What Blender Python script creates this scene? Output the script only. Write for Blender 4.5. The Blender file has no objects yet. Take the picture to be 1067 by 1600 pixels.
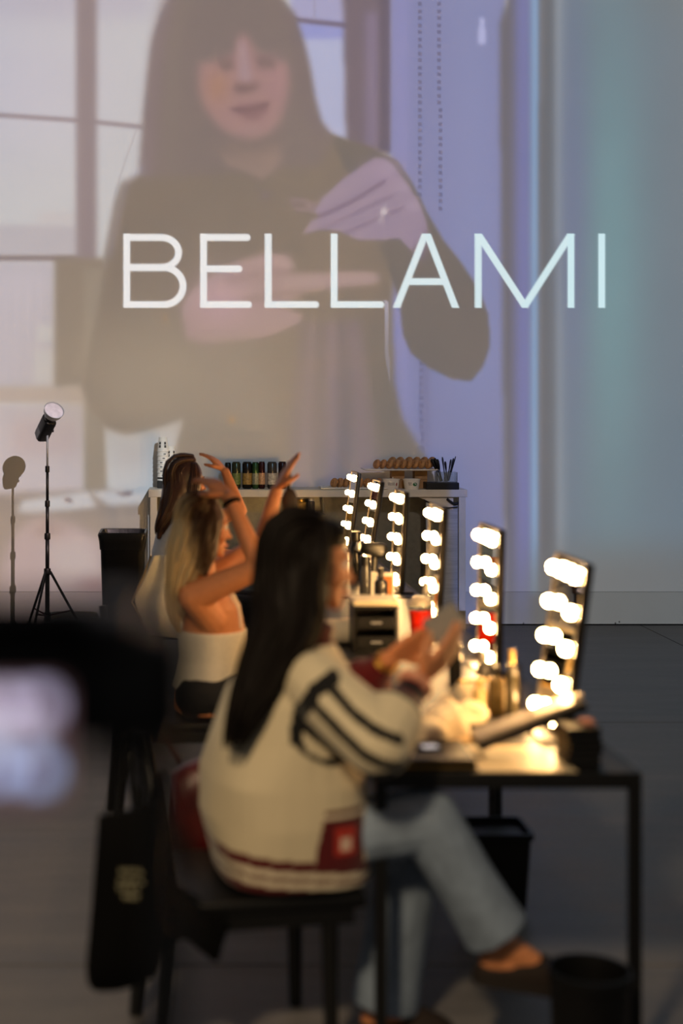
import bpy, bmesh, math, random
import numpy as np
from mathutils import Vector, Matrix
random.seed(7)
np.random.seed(7)
PI = math.pi
scene = bpy.context.scene
C = scene.collection

# ------------------------------------------------------------------ camera, world, exposure
F = 50 / 36 * 1600           # focal length in pixels of the 1067x1600 frame
VX, VY, H = 285.0, 629.0, 1.70   # vanishing point of the depth direction, eye height
YW = F / 205.0               # the projection wall
cam = bpy.data.cameras.new('camera')
cam.lens = 50
cam.sensor_width = 36
cam.shift_x = (533.5 - VX) / 1600
cam.shift_y = -(800 - VY) / 1600
cam.clip_start = 0.05
cam.dof.use_dof = True
cam.dof.focus_distance = 10.3
cam.dof.aperture_fstop = 1.22
camo = bpy.data.objects.new('camera', cam)
camo.location = (0, 0, H)
camo.rotation_euler = (PI / 2, 0, 0)
C.objects.link(camo)
scene.camera = camo

world = bpy.data.worlds.new('dim_room')
scene.world = world
world.use_nodes = True
world.node_tree.nodes['Background'].inputs[0].default_value = (1.0, 0.94, 0.88, 1)
world.node_tree.nodes['Background'].inputs[1].default_value = 0.10
vs = scene.view_settings
vs.view_transform = 'Standard'
vs.look = 'None'
vs.gamma = 1
vs.exposure = 0.0
vs.use_curve_mapping = False
scene.cycles.caustics_reflective = False
scene.cycles.caustics_refractive = False
scene.cycles.max_bounces = 8
scene.cycles.sample_clamp_indirect = 4.0

BULB = (1.0, 0.57, 0.21)
BULB_STRENGTH = 150.0
PROJECTOR_WATTS = 7000.0
SPOT_WATTS = 400.0
PROJECTOR_AT = Vector((1.64, 2.88, 4.38))

def P(px, py, s):
    """a point at image scale s (pixels per metre), that is at depth F/s"""
    return Vector(((px - VX) / s, F / s, H - (py - VY) / s))
def S(y):
    return F / y

# ------------------------------------------------------------------ materials
def lin(c):
    return tuple(((v / 255) / 12.92 if v / 255 <= 0.04045 else ((v / 255 + 0.055) / 1.055) ** 2.4) for v in c)
MATS = {}
def mat(name, rgb, rough=0.6, metal=0.0, vary=0.12, scale=30, bump=0.0, spec=0.5, sheen=0.0, trans=0.0, stretch=None, sss=0.0, coat=0.0):
    if name in MATS:
        return MATS[name]
    m = bpy.data.materials.new(name)
    m.use_nodes = True
    nt = m.node_tree
    b = nt.nodes['Principled BSDF']
    c = lin(rgb)
    tc = nt.nodes.new('ShaderNodeTexCoord')
    mp = nt.nodes.new('ShaderNodeMapping')
    if stretch:
        mp.inputs['Scale'].default_value = stretch
    nt.links.new(tc.outputs['Object'], mp.inputs[0])
    nz = nt.nodes.new('ShaderNodeTexNoise')
    nz.inputs['Scale'].default_value = scale
    nz.inputs['Detail'].default_value = 4
    nt.links.new(mp.outputs[0], nz.inputs['Vector'])
    rp = nt.nodes.new('ShaderNodeValToRGB')
    rp.color_ramp.elements[0].position = 0.3
    rp.color_ramp.elements[1].position = 0.7
    rp.color_ramp.elements[0].color = tuple(max(0, v * (1 - vary)) for v in c) + (1,)
    rp.color_ramp.elements[1].color = tuple(min(1, v * (1 + vary)) for v in c) + (1,)
    nt.links.new(nz.outputs[0], rp.inputs[0])
    nt.links.new(rp.outputs[0], b.inputs['Base Color'])
    b.inputs['Roughness'].default_value = rough
    b.inputs['Metallic'].default_value = metal
    b.inputs['Specular IOR Level'].default_value = spec
    b.inputs['Sheen Weight'].default_value = sheen
    b.inputs['Transmission Weight'].default_value = trans
    b.inputs['Coat Weight'].default_value = coat
    if sss:
        b.inputs['Subsurface Weight'].default_value = sss
        b.inputs['Subsurface Radius'].default_value = (0.012, 0.005, 0.003)
    if bump:
        bp = nt.nodes.new('ShaderNodeBump')
        bp.inputs['Strength'].default_value = bump
        bp.inputs['Distance'].default_value = 0.01
        nt.links.new(nz.outputs[0], bp.inputs['Height'])
        nt.links.new(bp.outputs[0], b.inputs['Normal'])
    MATS[name] = m
    return m
def mat_col(name, rough=0.7, sheen=0.0, spec=0.3, bump=0.0, scale=120):
    """colour comes from the mesh's own colour attribute (woven or dyed pattern)"""
    m = bpy.data.materials.new(name)
    m.use_nodes = True
    nt = m.node_tree
    b = nt.nodes['Principled BSDF']
    a = nt.nodes.new('ShaderNodeAttribute')
    a.attribute_name = 'dye'
    nt.links.new(a.outputs['Color'], b.inputs['Base Color'])
    b.inputs['Roughness'].default_value = rough
    b.inputs['Sheen Weight'].default_value = sheen
    b.inputs['Specular IOR Level'].default_value = spec
    if bump:
        nz = nt.nodes.new('ShaderNodeTexNoise')
        nz.inputs['Scale'].default_value = scale
        bp = nt.nodes.new('ShaderNodeBump')
        bp.inputs['Strength'].default_value = bump
        bp.inputs['Distance'].default_value = 0.01
        nt.links.new(nz.outputs[0], bp.inputs['Height'])
        nt.links.new(bp.outputs[0], b.inputs['Normal'])
    return m
def mat_emit(name, rgb_lin, strength):
    m = bpy.data.materials.new(name)
    m.use_nodes = True
    nt = m.node_tree
    b = nt.nodes['Principled BSDF']
    b.inputs['Base Color'].default_value = (0.8, 0.8, 0.8, 1)
    b.inputs['Emission Color'].default_value = tuple(rgb_lin) + (1,)
    b.inputs['Emission Strength'].default_value = strength
    return m

# ------------------------------------------------------------------ mesh building
class MB:
    def __init__(self):
        self.v, self.f, self.mi = [], [], []
    def add(self, vs, fs, mi=0, M=None):
        o = len(self.v)
        for p in vs:
            p = Vector(p)
            self.v.append(tuple(M @ p) if M is not None else tuple(p))
        for q in fs:
            self.f.append(tuple(i + o for i in q))
            self.mi.append(mi)
        return self
    def box(self, a, b, mi=0, M=None):
        x0, y0, z0 = a
        x1, y1, z1 = b
        return self.add([(x0, y0, z0), (x1, y0, z0), (x1, y1, z0), (x0, y1, z0), (x0, y0, z1), (x1, y0, z1), (x1, y1, z1), (x0, y1, z1)],
                        [(0, 3, 2, 1), (4, 5, 6, 7), (0, 1, 5, 4), (1, 2, 6, 5), (2, 3, 7, 6), (3, 0, 4, 7)], mi, M)
    def rbox(self, a, b, r=0.005, mi=0, M=None, seg=2):
        bm = bmesh.new()
        c = [(a[i] + b[i]) / 2 for i in range(3)]
        d = [abs(b[i] - a[i]) for i in range(3)]
        bmesh.ops.create_cube(bm, size=1)
        for v in bm.verts:
            v.co = Vector((v.co.x * d[0] + c[0], v.co.y * d[1] + c[1], v.co.z * d[2] + c[2]))
        bmesh.ops.bevel(bm, geom=list(bm.edges), offset=min(r, min(d) * 0.45), segments=seg, affect='EDGES', profile=0.5)
        return self.bm(bm, mi, M)
    def bm(self, bm, mi=0, M=None):
        bm.verts.index_update()
        self.add([v.co.copy() for v in bm.verts], [tuple(v.index for v in f.verts) for f in bm.faces], mi, M)
        bm.free()
        return self
    def tube(self, pts, rad, n=10, mi=0, M=None, cap=True, flat=1.0):
        pts = [Vector(p) for p in pts]
        if not hasattr(rad, '__len__'):
            rad = [rad] * len(pts)
        vs, fs = [], []
        t = (pts[1] - pts[0]).normalized()
        up = Vector((0, 0, 1)) if abs(t.z) < 0.9 else Vector((1, 0, 0))
        nrm = (up - t * up.dot(t)).normalized()
        for i, p in enumerate(pts):
            if i == 0:
                t = pts[1] - pts[0]
            elif i == len(pts) - 1:
                t = pts[-1] - pts[-2]
            else:
                t = (pts[i + 1] - p).normalized() + (p - pts[i - 1]).normalized()
            t = t.normalized() if t.length > 1e-9 else Vector((0, 0, 1))
            nrm = nrm - t * nrm.dot(t)
            nrm = nrm.normalized() if nrm.length > 1e-6 else t.orthogonal().normalized()
            bn = t.cross(nrm)
            for k in range(n):
                a = 2 * PI * k / n
                vs.append(p + (nrm * math.cos(a) * flat + bn * math.sin(a)) * rad[i])
        for i in range(len(pts) - 1):
            for k in range(n):
                k2 = (k + 1) % n
                fs.append((i * n + k, i * n + k2, (i + 1) * n + k2, (i + 1) * n + k))
        if cap:
            fs.append(tuple(reversed(range(n))))
            fs.append(tuple(range((len(pts) - 1) * n, len(pts) * n)))
        return self.add(vs, fs, mi, M)
    def lathe(self, prof, n=24, mi=0, M=None, c=(0, 0, 0), closed=False):
        """prof: list of (radius, z)"""
        vs, fs = [], []
        for r, z in prof:
            for k in range(n):
                a = 2 * PI * k / n
                vs.append((c[0] + r * math.cos(a), c[1] + r * math.sin(a), c[2] + z))
        for i in range(len(prof) - 1):
            for k in range(n):
                k2 = (k + 1) % n
                fs.append((i * n + k, i * n + k2, (i + 1) * n + k2, (i + 1) * n + k))
        if not closed:
            fs.append(tuple(reversed(range(n))))
            fs.append(tuple(range((len(prof) - 1) * n, len(prof) * n)))
        return self.add(vs, fs, mi, M)
    def ball(self, c, r, n=14, m=9, mi=0, M=None, rot=None):
        if not hasattr(r, '__len__'):
            r = (r, r, r)
        R = rot if rot is not None else Matrix.Identity(3)
        c = Vector(c)
        vs = [c + R @ Vector((0, 0, -r[2]))]
        for i in range(1, m):
            th = -PI / 2 + PI * i / m
            for k in range(n):
                a = 2 * PI * k / n
                vs.append(c + R @ Vector((r[0] * math.cos(th) * math.cos(a), r[1] * math.cos(th) * math.sin(a), r[2] * math.sin(th))))
        vs.append(c + R @ Vector((0, 0, r[2])))
        fs = []
        for k in range(n):
            fs.append((0, 1 + (k + 1) % n, 1 + k))
            for i in range(m - 2):
                a, b = 1 + i * n + k, 1 + i * n + (k + 1) % n
                fs.append((a, b, b + n, a + n))
            fs.append((1 + (m - 2) * n + k, 1 + (m - 2) * n + (k + 1) % n, len(vs) - 1))
        return self.add(vs, fs, mi, M)
    def cap(self, a, b, ra, rb, n=14):
        """tapered capsule"""
        a, b = Vector(a), Vector(b)
        d = b - a
        t = d.normalized() if d.length > 1e-9 else Vector((0, 0, 1))
        pts, rr = [], []
        for k in range(5):
            th = PI / 2 * (1 - k / 4)
            pts.append(a - t * ra * math.sin(th)); rr.append(max(ra * math.cos(th), 1e-4))
        for k in range(5):
            th = PI / 2 * k / 4
            pts.append(b + t * rb * math.sin(th)); rr.append(max(rb * math.cos(th), 1e-4))
        return self.tube(pts, rr, n)
    def chain(self, pts, rad, n=14):
        for i in range(len(pts) - 1):
            self.cap(pts[i], pts[i + 1], rad[i], rad[i + 1], n)
        return self
    def prism(self, poly, axis, d0, d1, mi=0, M=None):
        """extrude a 2-D outline along an axis (0 x, 1 y, 2 z)"""
        def pt(u, v, d):
            return [(d, u, v), (u, d, v), (u, v, d)][axis]
        n = len(poly)
        vs = [pt(u, v, d0) for u, v in poly] + [pt(u, v, d1) for u, v in poly]
        fs = [tuple(range(n)), tuple(reversed(range(n, 2 * n)))] + [(i, i + n, (i + 1) % n + n, (i + 1) % n) for i in range(n)]
        return self.add(vs, fs, mi, M)
    def mesh(self, name, mats, smooth=False):
        me = bpy.data.meshes.new(name)
        me.from_pydata(self.v, [], self.f)
        for m in (mats if isinstance(mats, (list, tuple)) else [mats]):
            me.materials.append(m)
        if any(self.mi):
            me.polygons.foreach_set('material_index', self.mi)
        bm = bmesh.new()
        bm.from_mesh(me)
        bmesh.ops.recalc_face_normals(bm, faces=bm.faces)
        bm.to_mesh(me)
        bm.free()
        if smooth:
            me.polygons.foreach_set('use_smooth', [True] * len(me.polygons))
            if smooth == 'edge':
                me.set_sharp_from_angle(angle=math.radians(38))
        me.update()
        return me
    def build(self, name, mats, parent=None, smooth=False):
        return link(name, self.mesh(name, mats, smooth), parent)
def link(name, me, parent=None):
    o = bpy.data.objects.new(name, me)
    C.objects.link(o)
    if parent is not None:
        o.parent = parent
    return o
def tag(o, label, cat, group=None):
    o['label'] = label
    o['category'] = cat
    if group:
        o['group'] = group
    return o
def thing(name, label, cat, loc=(0, 0, 0), rotz=0.0, group=None):
    o = bpy.data.objects.new(name, None)
    o.empty_display_size = 0.1
    C.objects.link(o)
    o.location = loc
    o.rotation_euler = (0, 0, rotz)
    return tag(o, label, cat, group)
def structure(o):
    o['kind'] = 'structure'
    return o
def copy_tree(o, parent=None):
    c = o.copy()
    C.objects.link(c)
    c.parent = parent
    for ch in list(o.children):
        copy_tree(ch, c)
    return c
def organic(mb, name, mats, parent=None, voxel=0.008, smooth=4, factor=0.5, paint=None):
    """fuse overlapping closed shapes into one continuous skin"""
    me = mb.mesh(name, mats)
    o = bpy.data.objects.new(name, me)
    C.objects.link(o)
    r = o.modifiers.new('r', 'REMESH')
    r.mode = 'VOXEL'
    r.voxel_size = voxel
    r.use_smooth_shade = True
    if smooth:
        k = o.modifiers.new('s', 'SMOOTH')
        k.iterations = smooth
        k.factor = factor
    dg = bpy.context.evaluated_depsgraph_get()
    nm = bpy.data.meshes.new_from_object(o.evaluated_get(dg))
    o.modifiers.clear()
    o.data = nm
    bpy.data.meshes.remove(me)
    nm.name = name
    if not nm.materials:
        for m in (mats if isinstance(mats, (list, tuple)) else [mats]):
            nm.materials.append(m)
    nm.polygons.foreach_set('use_smooth', [True] * len(nm.polygons))
    if paint:
        n = len(nm.vertices)
        co = np.empty(n * 3)
        nm.vertices.foreach_get('co', co)
        col = np.ones((n, 4), dtype=np.float32)
        col[:, :3] = paint(co.reshape(-1, 3))
        at = nm.color_attributes.new('dye', 'FLOAT_COLOR', 'POINT')
        at.data.foreach_set('color', col.ravel())
    if parent is not None:
        o.parent = parent
    return o
def smoothstep(a, b, x):
    t = np.clip((x - a) / (b - a), 0, 1)
    return t * t * (3 - 2 * t)
def catmull(pts, n=8):
    pts = [Vector(p) for p in pts]
    q = [pts[0] * 2 - pts[1]] + pts + [pts[-1] * 2 - pts[-2]]
    out = []
    for i in range(1, len(q) - 2):
        a, b, c, d = q[i - 1], q[i], q[i + 1], q[i + 2]
        for k in range(n):
            t = k / n
            out.append(0.5 * ((2 * b) + (c - a) * t + (2 * a - 5 * b + 4 * c - d) * t * t + (3 * b - a - 3 * c + d) * t ** 3))
    out.append(pts[-1])
    return out

# ------------------------------------------------------------------ the setting
def floor_material():
    m = bpy.data.materials.new('polished_concrete')
    m.use_nodes = True
    nt = m.node_tree
    b = nt.nodes['Principled BSDF']
    tc = nt.nodes.new('ShaderNodeTexCoord')
    mp = nt.nodes.new('ShaderNodeMapping')
    mp.inputs['Scale'].default_value = (0.5, 2.2, 1)
    nt.links.new(tc.outputs['Object'], mp.inputs[0])
    n1 = nt.nodes.new('ShaderNodeTexNoise'); n1.inputs['Scale'].default_value = 2.5; n1.inputs['Detail'].default_value = 8
    n2 = nt.nodes.new('ShaderNodeTexNoise'); n2.inputs['Scale'].default_value = 40; n2.inputs['Detail'].default_value = 3
    nt.links.new(mp.outputs[0], n1.inputs['Vector'])
    nt.links.new(tc.outputs['Object'], n2.inputs['Vector'])
    rp = nt.nodes.new('ShaderNodeValToRGB')
    rp.color_ramp.elements[0].position = 0.3; rp.color_ramp.elements[0].color = (0.122, 0.116, 0.115, 1)
    rp.color_ramp.elements[1].position = 0.75; rp.color_ramp.elements[1].color = (0.235, 0.222, 0.220, 1)
    nt.links.new(n1.outputs[0], rp.inputs[0])
    mx = nt.nodes.new('ShaderNodeMixRGB'); mx.blend_type = 'MULTIPLY'; mx.inputs[0].default_value = 0.25
    nt.links.new(rp.outputs[0], mx.inputs[1]); nt.links.new(n2.outputs[0], mx.inputs[2])
    nt.links.new(mx.outputs[0], b.inputs['Base Color'])
    rr = nt.nodes.new('ShaderNodeMapRange')
    rr.inputs['To Min'].default_value = 0.38; rr.inputs['To Max'].default_value = 0.62
    nt.links.new(n1.outputs[0], rr.inputs['Value']); nt.links.new(rr.outputs[0], b.inputs['Roughness'])
    bp = nt.nodes.new('ShaderNodeBump'); bp.inputs['Strength'].default_value = 0.05
    nt.links.new(n2.outputs[0], bp.inputs['Height']); nt.links.new(bp.outputs[0], b.inputs['Normal'])
    return m
FLOORM = floor_material()
floor = structure(MB().box((-8, -4, -0.12), (9, YW + 0.6, -0.006)).build('floor', mat('joint_dark', (20, 20, 20), 0.9)))
xs = [-8, -4.9, -1.8, 1.3 + 2.2, 6.4, 9]
ys = [-4, -2.1, 0.95, 4.30, 7.56, YW + 0.6]
for i in range(len(xs) - 1):
    for j in range(len(ys) - 1):
        g = 0.004
        MB().rbox((xs[i] + g, ys[j] + g, -0.1), (xs[i + 1] - g, ys[j + 1] - g, 0), 0.003).build('slab', FLOORM, floor)
WALLM = mat('wall_paint', (206, 204, 200), 0.85, vary=0.03, scale=3, bump=0.02)
wall = structure(MB().box((-8, YW + 0.006, 0.012), (9, YW + 0.2, 7)).build('wall_back', WALLM))
for x, z in ((2.42, 0.02), (3.30, 0.02), (3.33, 0.03), (2.6, 0.018)):
    MB().lathe([(0.006, 0), (0.006, 0.003), (0.003, 0.005)], 8, M=Matrix.Translation((x, YW + 0.004, z)) @ Matrix.Rotation(PI / 2, 4, 'X')).build('nail', mat('steel', (170, 170, 168), 0.35, 0.9), wall)
beam = structure(MB().box((-8, 2.80, 5.35), (9, 2.96, 5.65)).build('added_beam_1', mat('beam_paint', (70, 70, 72), 0.6)))  # unseen overhead beam, added to hang the projector from
structure(MB().box((-8, 0.32, 3.72), (9, 0.48, 3.95)).build('added_beam_2', mat('beam_paint', (70, 70, 72), 0.6)))  # second unseen beam, added only to carry the assumed spotlight
screen = MB().rbox((-4.2, YW, 0.258), (5.6, YW + 0.0045, 6.6), 0.001).build('projection_screen', mat('screen_white', (226, 224, 222), 0.9, vary=0.015, scale=2))
tag(screen, 'pale screen filling the wall, showing a projected long-haired person and the word BELLAMI', 'projection screen')

# ------------------------------------------------------------------ the projected picture (a film of colours in the projector's gate)
PX0, PX1, PY0, PY1, ST = -420, 1420, -260, 984, 2
gx = np.arange(PX0, PX1 + 1, ST, dtype=np.float32)
gy = np.arange(PY0, PY1 + 1, ST, dtype=np.float32)
GX, GY = np.meshgrid(gx, gy)
IMG = np.zeros(GX.shape + (3,), dtype=np.float32)
def blur(a, r):
    """three box passes, r in photograph pixels"""
    k = int(max(0, round(r / ST)))
    if k < 1:
        return a
    for ax in (0, 1):
        for _ in range(2):
            pad = [(0, 0)] * a.ndim
            pad[ax] = (k + 1, k)
            c = np.cumsum(np.pad(a, pad, mode='edge'), axis=ax, dtype=np.float64)
            n = a.shape[ax]
            hi = np.take(c, range(2 * k + 1, 2 * k + 1 + n), axis=ax)
            lo = np.take(c, range(0, n), axis=ax)
            a = ((hi - lo) / (2 * k + 1)).astype(np.float32)
    return a
def inside(poly):
    m = np.zeros(GX.shape, dtype=bool)
    n = len(poly)
    for i in range(n):
        x0, y0 = poly[i]
        x1, y1 = poly[(i + 1) % n]
        if y0 == y1:
            continue
        c = ((y0 > GY) != (y1 > GY)) & (GX < (x1 - x0) * (GY - y0) / (y1 - y0) + x0)
        m ^= c
    return m.astype(np.float32)
def curve(pts, n=5):
    q = [Vector((p[0], p[1], 0)) for p in pts]
    q = catmull(q + [q[0]], n)
    return [(p.x, p.y) for p in q[:-1]]
def put(mask, col, a=1.0):
    global IMG
    c = np.array(col, dtype=np.float32)
    mask = (mask * a)[..., None]
    IMG = IMG * (1 - mask) + c * mask
def poly(pts, col, soft=2, a=1.0, smooth=False):
    put(blur(inside(curve(pts) if smooth else pts), soft), col, a)
def rect(x0, y0, x1, y1, col, soft=2, a=1.0):
    poly([(x0, y0), (x1, y0), (x1, y1), (x0, y1)], col, soft, a)
def glow(cx, cy, rx, ry, col, a):
    put(np.exp(-((GX - cx) / rx) ** 2 - ((GY - cy) / ry) ** 2), col, a)
def stroke(pts, w, col, soft=0, a=1.0):
    d = np.full(GX.shape, 1e9, dtype=np.float32)
    for (x0, y0), (x1, y1) in zip(pts[:-1], pts[1:]):
        L = max((x1 - x0) ** 2 + (y1 - y0) ** 2, 1e-6)
        t = np.clip(((GX - x0) * (x1 - x0) + (GY - y0) * (y1 - y0)) / L, 0, 1)
        d = np.minimum(d, np.hypot(GX - x0 - t * (x1 - x0), GY - y0 - t * (y1 - y0)))
    put(blur(np.clip((w / 2 - d) / ST + 0.5, 0, 1), soft), col, a)

# window of the room in the video
IMG[:] = (199, 196, 196)
glow(0, 120, 220, 160, (196, 190, 204), 0.7)
rect(-420, -260, 240, 30, (186, 178, 192), 16, 0.7)
rect(-420, 352, 121, 402, (187, 179, 183), 4)
rect(60, 335, 121, 345, (196, 182, 182), 6, 0.7)
rect(-420, 400, 125, 409, (140, 124, 122), 2)
rect(-420, 409, 86, 606, (190, 181, 187), 3)
for x in (5, 22, 40, 57):
    rect(x, 430, x + 9, 590, (201, 190, 198), 5, 0.6)
rect(58, 510, 88, 535, (203, 198, 196), 5, 0.8)
rect(54, 548, 90, 602, (203, 198, 196), 5, 0.8)
rect(-420, 603, 140, 632, (186, 168, 158), 5)
rect(-420, 634, 131, 812, (192, 180, 182), 4)
rect(20, 655, 124, 712, (186, 166, 166), 10, 0.7)
stroke([(-420, 150), (0, 180), (120, 188), (220, 198)], 6, (150, 134, 138), 2)
rect(120, -260, 151, 420, (148, 132, 134), 3)
rect(86, 404, 165, 606, (142, 127, 114), 3)
rect(131, 420, 168, 812, (150, 136, 122), 4)
rect(100, 604, 135, 632, (190, 170, 156), 6, 0.6)
poly([(-420, 760), (0, 772), (30, 770), (232, 764), (232, 812), (-420, 830)], (150, 135, 126), 6)
poly([(26, 801), (36, 782), (138, 767), (152, 793), (44, 806)], (196, 190, 190), 3)
poly([(140, 769), (232, 758), (238, 786), (172, 791)], (196, 190, 190), 3)
poly([(98, 779), (108, 777), (116, 784), (104, 786)], (150, 130, 126), 2)
poly([(180, 769), (210, 767), (202, 776), (192, 776)], (150, 130, 126), 2)
poly([(-420, 812), (240, 800), (240, 1000), (-420, 1000)], (160, 142, 130), 8)
poly([(0, 900), (12, 850), (40, 818), (66, 808), (120, 822), (160, 846), (164, 1000), (0, 1000)], (187, 163, 158), 8)
poly([(44, 835), (72, 812), (108, 828), (80, 842)], (170, 144, 132), 8, 0.8)
poly([(70, 850), (140, 842), (158, 900), (90, 910)], (196, 178, 172), 12, 0.8)
glow(150, 915, 30, 14, (165, 130, 126), 0.7)
# bright gap under the elbow
poly([(164, 668), (188, 682), (240, 672), (286, 654), (276, 684), (262, 742), (244, 768), (174, 760)], (192, 190, 192), 3)
glow(205, 712, 30, 20, (176, 170, 174), 0.5)
# window to the right of the head
rect(455, -260, 545, 230, (178, 180, 210), 3)
rect(455, 30, 545, 62, (152, 154, 206), 4)
rect(455, -260, 545, 34, (168, 164, 198), 3)
stroke([(455, 30), (545, 40)], 7, (118, 104, 120), 2)
rect(490, -100, 493, 30, (160, 152, 176), 1, 0.6)
poly([(530, -260), (538, 100), (541, 240), (615, 240), (612, -260)], (120, 106, 116), 3)
rect(571, 20, 592, 230, (134, 120, 144), 6, 0.9)
rect(596, -260, 612, 240, (104, 93, 106), 3)
# the pale curtain
poly([(612, -260), (790, -260), (790, 1000), (612, 1000)], (133, 134, 174), 2)
rect(700, -260, 780, 700, (138, 142, 182), 20, 0.7)
rect(612, 620, 790, 940, (128, 126, 158), 90, 0.9)
rect(614, -260, 640, 940, (150, 146, 196), 10, 0.6)
for x0, y0, y1 in ((655, -260, 760), (686, -260, 330)):
    for k, y in enumerate(np.arange(y0, y1, 11)):
        rect(x0 - 3 + y * 0.006, y, x0 + 3 + y * 0.006, y + 6, (112, 106, 134), 1, 0.75)
rect(660, 560, 672, 720, (122, 114, 142), 4, 0.5)
poly([(746, 60), (750, 28), (756, 28), (760, 62), (758, 70), (747, 70)], (176, 178, 218), 2)
poly([(780, 40), (792, 0), (800, -260), (850, -260), (846, 1000), (790, 1000)], (112, 107, 114), 3)
rect(806, -260, 832, 1000, (122, 123, 172), 8)
rect(829, -60, 844, 930, (138, 168, 204), 4, 0.9)
poly([(845, -260), (868, -260), (872, 1000), (842, 1000)], (108, 106, 110), 4)
poly([(868, -260), (1420, -260), (1420, 1000), (870, 1000)], (115, 126, 136), 14)
glow(955, 420, 55, 380, (119, 149, 156), 0.9)
glow(895, 330, 26, 360, (117, 122, 152), 0.7)
rect(1000, -260, 1420, 20, (116, 124, 128), 30, 0.6)
poly([(845, 860), (1420, 850), (1420, 1000), (780, 1000)], (116, 115, 114), 26, 0.8)
rect(612, 850, 800, 945, (112, 112, 126), 40, 0.6)

# the woman: hair, coat, sleeves
SKIN = (165, 130, 127)
coat = [(440, 215), (515, 210), (560, 224), (610, 246), (640, 285), (622, 400), (612, 480), (616, 600), (628, 655), (660, 706), (690, 760), (700, 1000), (262, 1000), (266, 800), (272, 705), (286, 655),
        (240, 671), (196, 680), (168, 670), (142, 640), (128, 604), (136, 560), (150, 500), (160, 450), (164, 395), (180, 315), (190, 286), (218, 272), (300, 250)]
poly(coat, (131, 116, 105), 3)
sleeve = [(515, 210), (590, 236), (622, 252), (648, 292), (666, 330), (692, 374), (722, 412), (748, 452), (763, 492), (766, 540), (755, 572), (736, 596), (706, 592), (672, 576), (642, 552), (629, 522), (624, 470), (600, 400)]
poly(sleeve, (118, 108, 103), 2)
poly([(600, 470), (606, 470), (609, 600), (602, 560)], (176, 170, 186), 1, 0.8)
hair = [(440, -6), (461, 24), (473, 59), (485, 106), (492, 150), (502, 189), (522, 214), (500, 260), (430, 262), (300, 276), (218, 274), (221, 236), (224, 189), (231, 118), (239, 59), (251, 24), (268, -14), (300, -60), (400, -62)]
poly(hair, (130, 115, 111), 3)
stroke([(262, 0), (246, 70), (238, 160), (230, 268)], 18, (140, 122, 124), 7, 0.8)
stroke([(300, -30), (272, 60), (266, 180), (268, 270)], 14, (140, 125, 116), 8, 0.6)
stroke([(450, 20), (470, 90), (480, 170), (500, 210)], 12, (126, 110, 112), 6, 0.7)
# left arm edge highlight and warm haze of the lit wall
stroke([(224, 260), (196, 290), (186, 330), (172, 400)], 5, (178, 170, 190), 3, 0.5)
glow(250, 590, 170, 110, (166, 149, 130), 0.75)
# face
face = [(312, 100), (311, 140), (322, 172), (345, 201), (374, 215), (400, 218), (426, 207), (441, 180), (449, 142), (452, 104), (430, 92), (402, 84), (384, 52), (372, 56), (366, 84), (338, 96)]
poly(face, SKIN, 6)
glow(340, 136, 20, 26, (172, 130, 108), 0.8)
glow(432, 130, 16, 34, (168, 130, 132), 0.7)
poly([(340, 92), (362, 90), (366, 108), (346, 112)], (128, 108, 104), 5, 0.9)
poly([(398, 86), (432, 92), (430, 108), (404, 106)], (128, 108, 106), 5, 0.9)
poly([(374, 66), (382, 64), (394, 122), (386, 130), (374, 126)], (168, 142, 148), 4, 0.9)
poly([(364, 134), (372, 128), (392, 132), (404, 128), (402, 140), (384, 148), (368, 146)], (128, 104, 102), 4, 0.9)
poly([(362, 170), (378, 162), (390, 164), (402, 161), (422, 158), (417, 174), (402, 187), (382, 187)], (140, 106, 108), 3, 0.95)
stroke([(362, 170), (384, 173), (420, 162)], 4, (114, 90, 92), 2, 0.8)
glow(395, 203, 16, 6, (162, 132, 130), 0.8)
poly([(345, 236), (400, 232), (438, 222), (442, 258), (424, 272), (406, 284), (384, 270), (356, 262)], (148, 126, 118), 5)
poly([(330, 225), (400, 222), (440, 205), (440, 230), (400, 244), (340, 246)], (134, 116, 110), 8, 0.8)
poly(face, SKIN, 30, 0.15)
stroke([(330, 262), (370, 266), (412, 286), (440, 268)], 3, (120, 108, 104), 2, 0.7)
glow(414, 305, 7, 7, (128, 112, 116), 0.9)
# upper hand with the clip
poly([(452, 310), (466, 308), (498, 318), (490, 333), (462, 330)], (148, 126, 126), 2, 0.9)
poly([(458, 315), (478, 318), (476, 326), (462, 323)], (128, 112, 106), 2, 0.9)
hand = [(477, 364), (486, 346), (500, 338), (490, 330), (503, 312), (538, 278), (584, 247), (602, 246), (632, 282), (653, 312), (668, 350), (666, 368), (644, 392), (622, 372), (591, 376), (560, 376), (534, 362), (503, 358)]
poly(hand, (155, 136, 155), 2)
glow(600, 270, 34, 20, (164, 142, 164), 0.7)
stroke([(500, 338), (552, 314), (600, 284)], 5, (122, 102, 122), 2, 0.9)
stroke([(503, 357), (560, 330), (612, 306)], 4, (128, 108, 128), 2, 0.8)
stroke([(540, 364), (590, 342), (632, 324)], 4, (130, 110, 130), 2, 0.8)
stroke([(478, 362), (494, 350)], 8, (168, 144, 150), 2, 0.7)
stroke([(594, 346), (602, 322)], 7, (176, 160, 170), 2, 0.9)
glow(600, 331, 5, 5, (214, 200, 202), 0.9)
poly([(644, 392), (668, 350), (672, 380), (660, 410)], (138, 120, 138), 4, 0.7)
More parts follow.
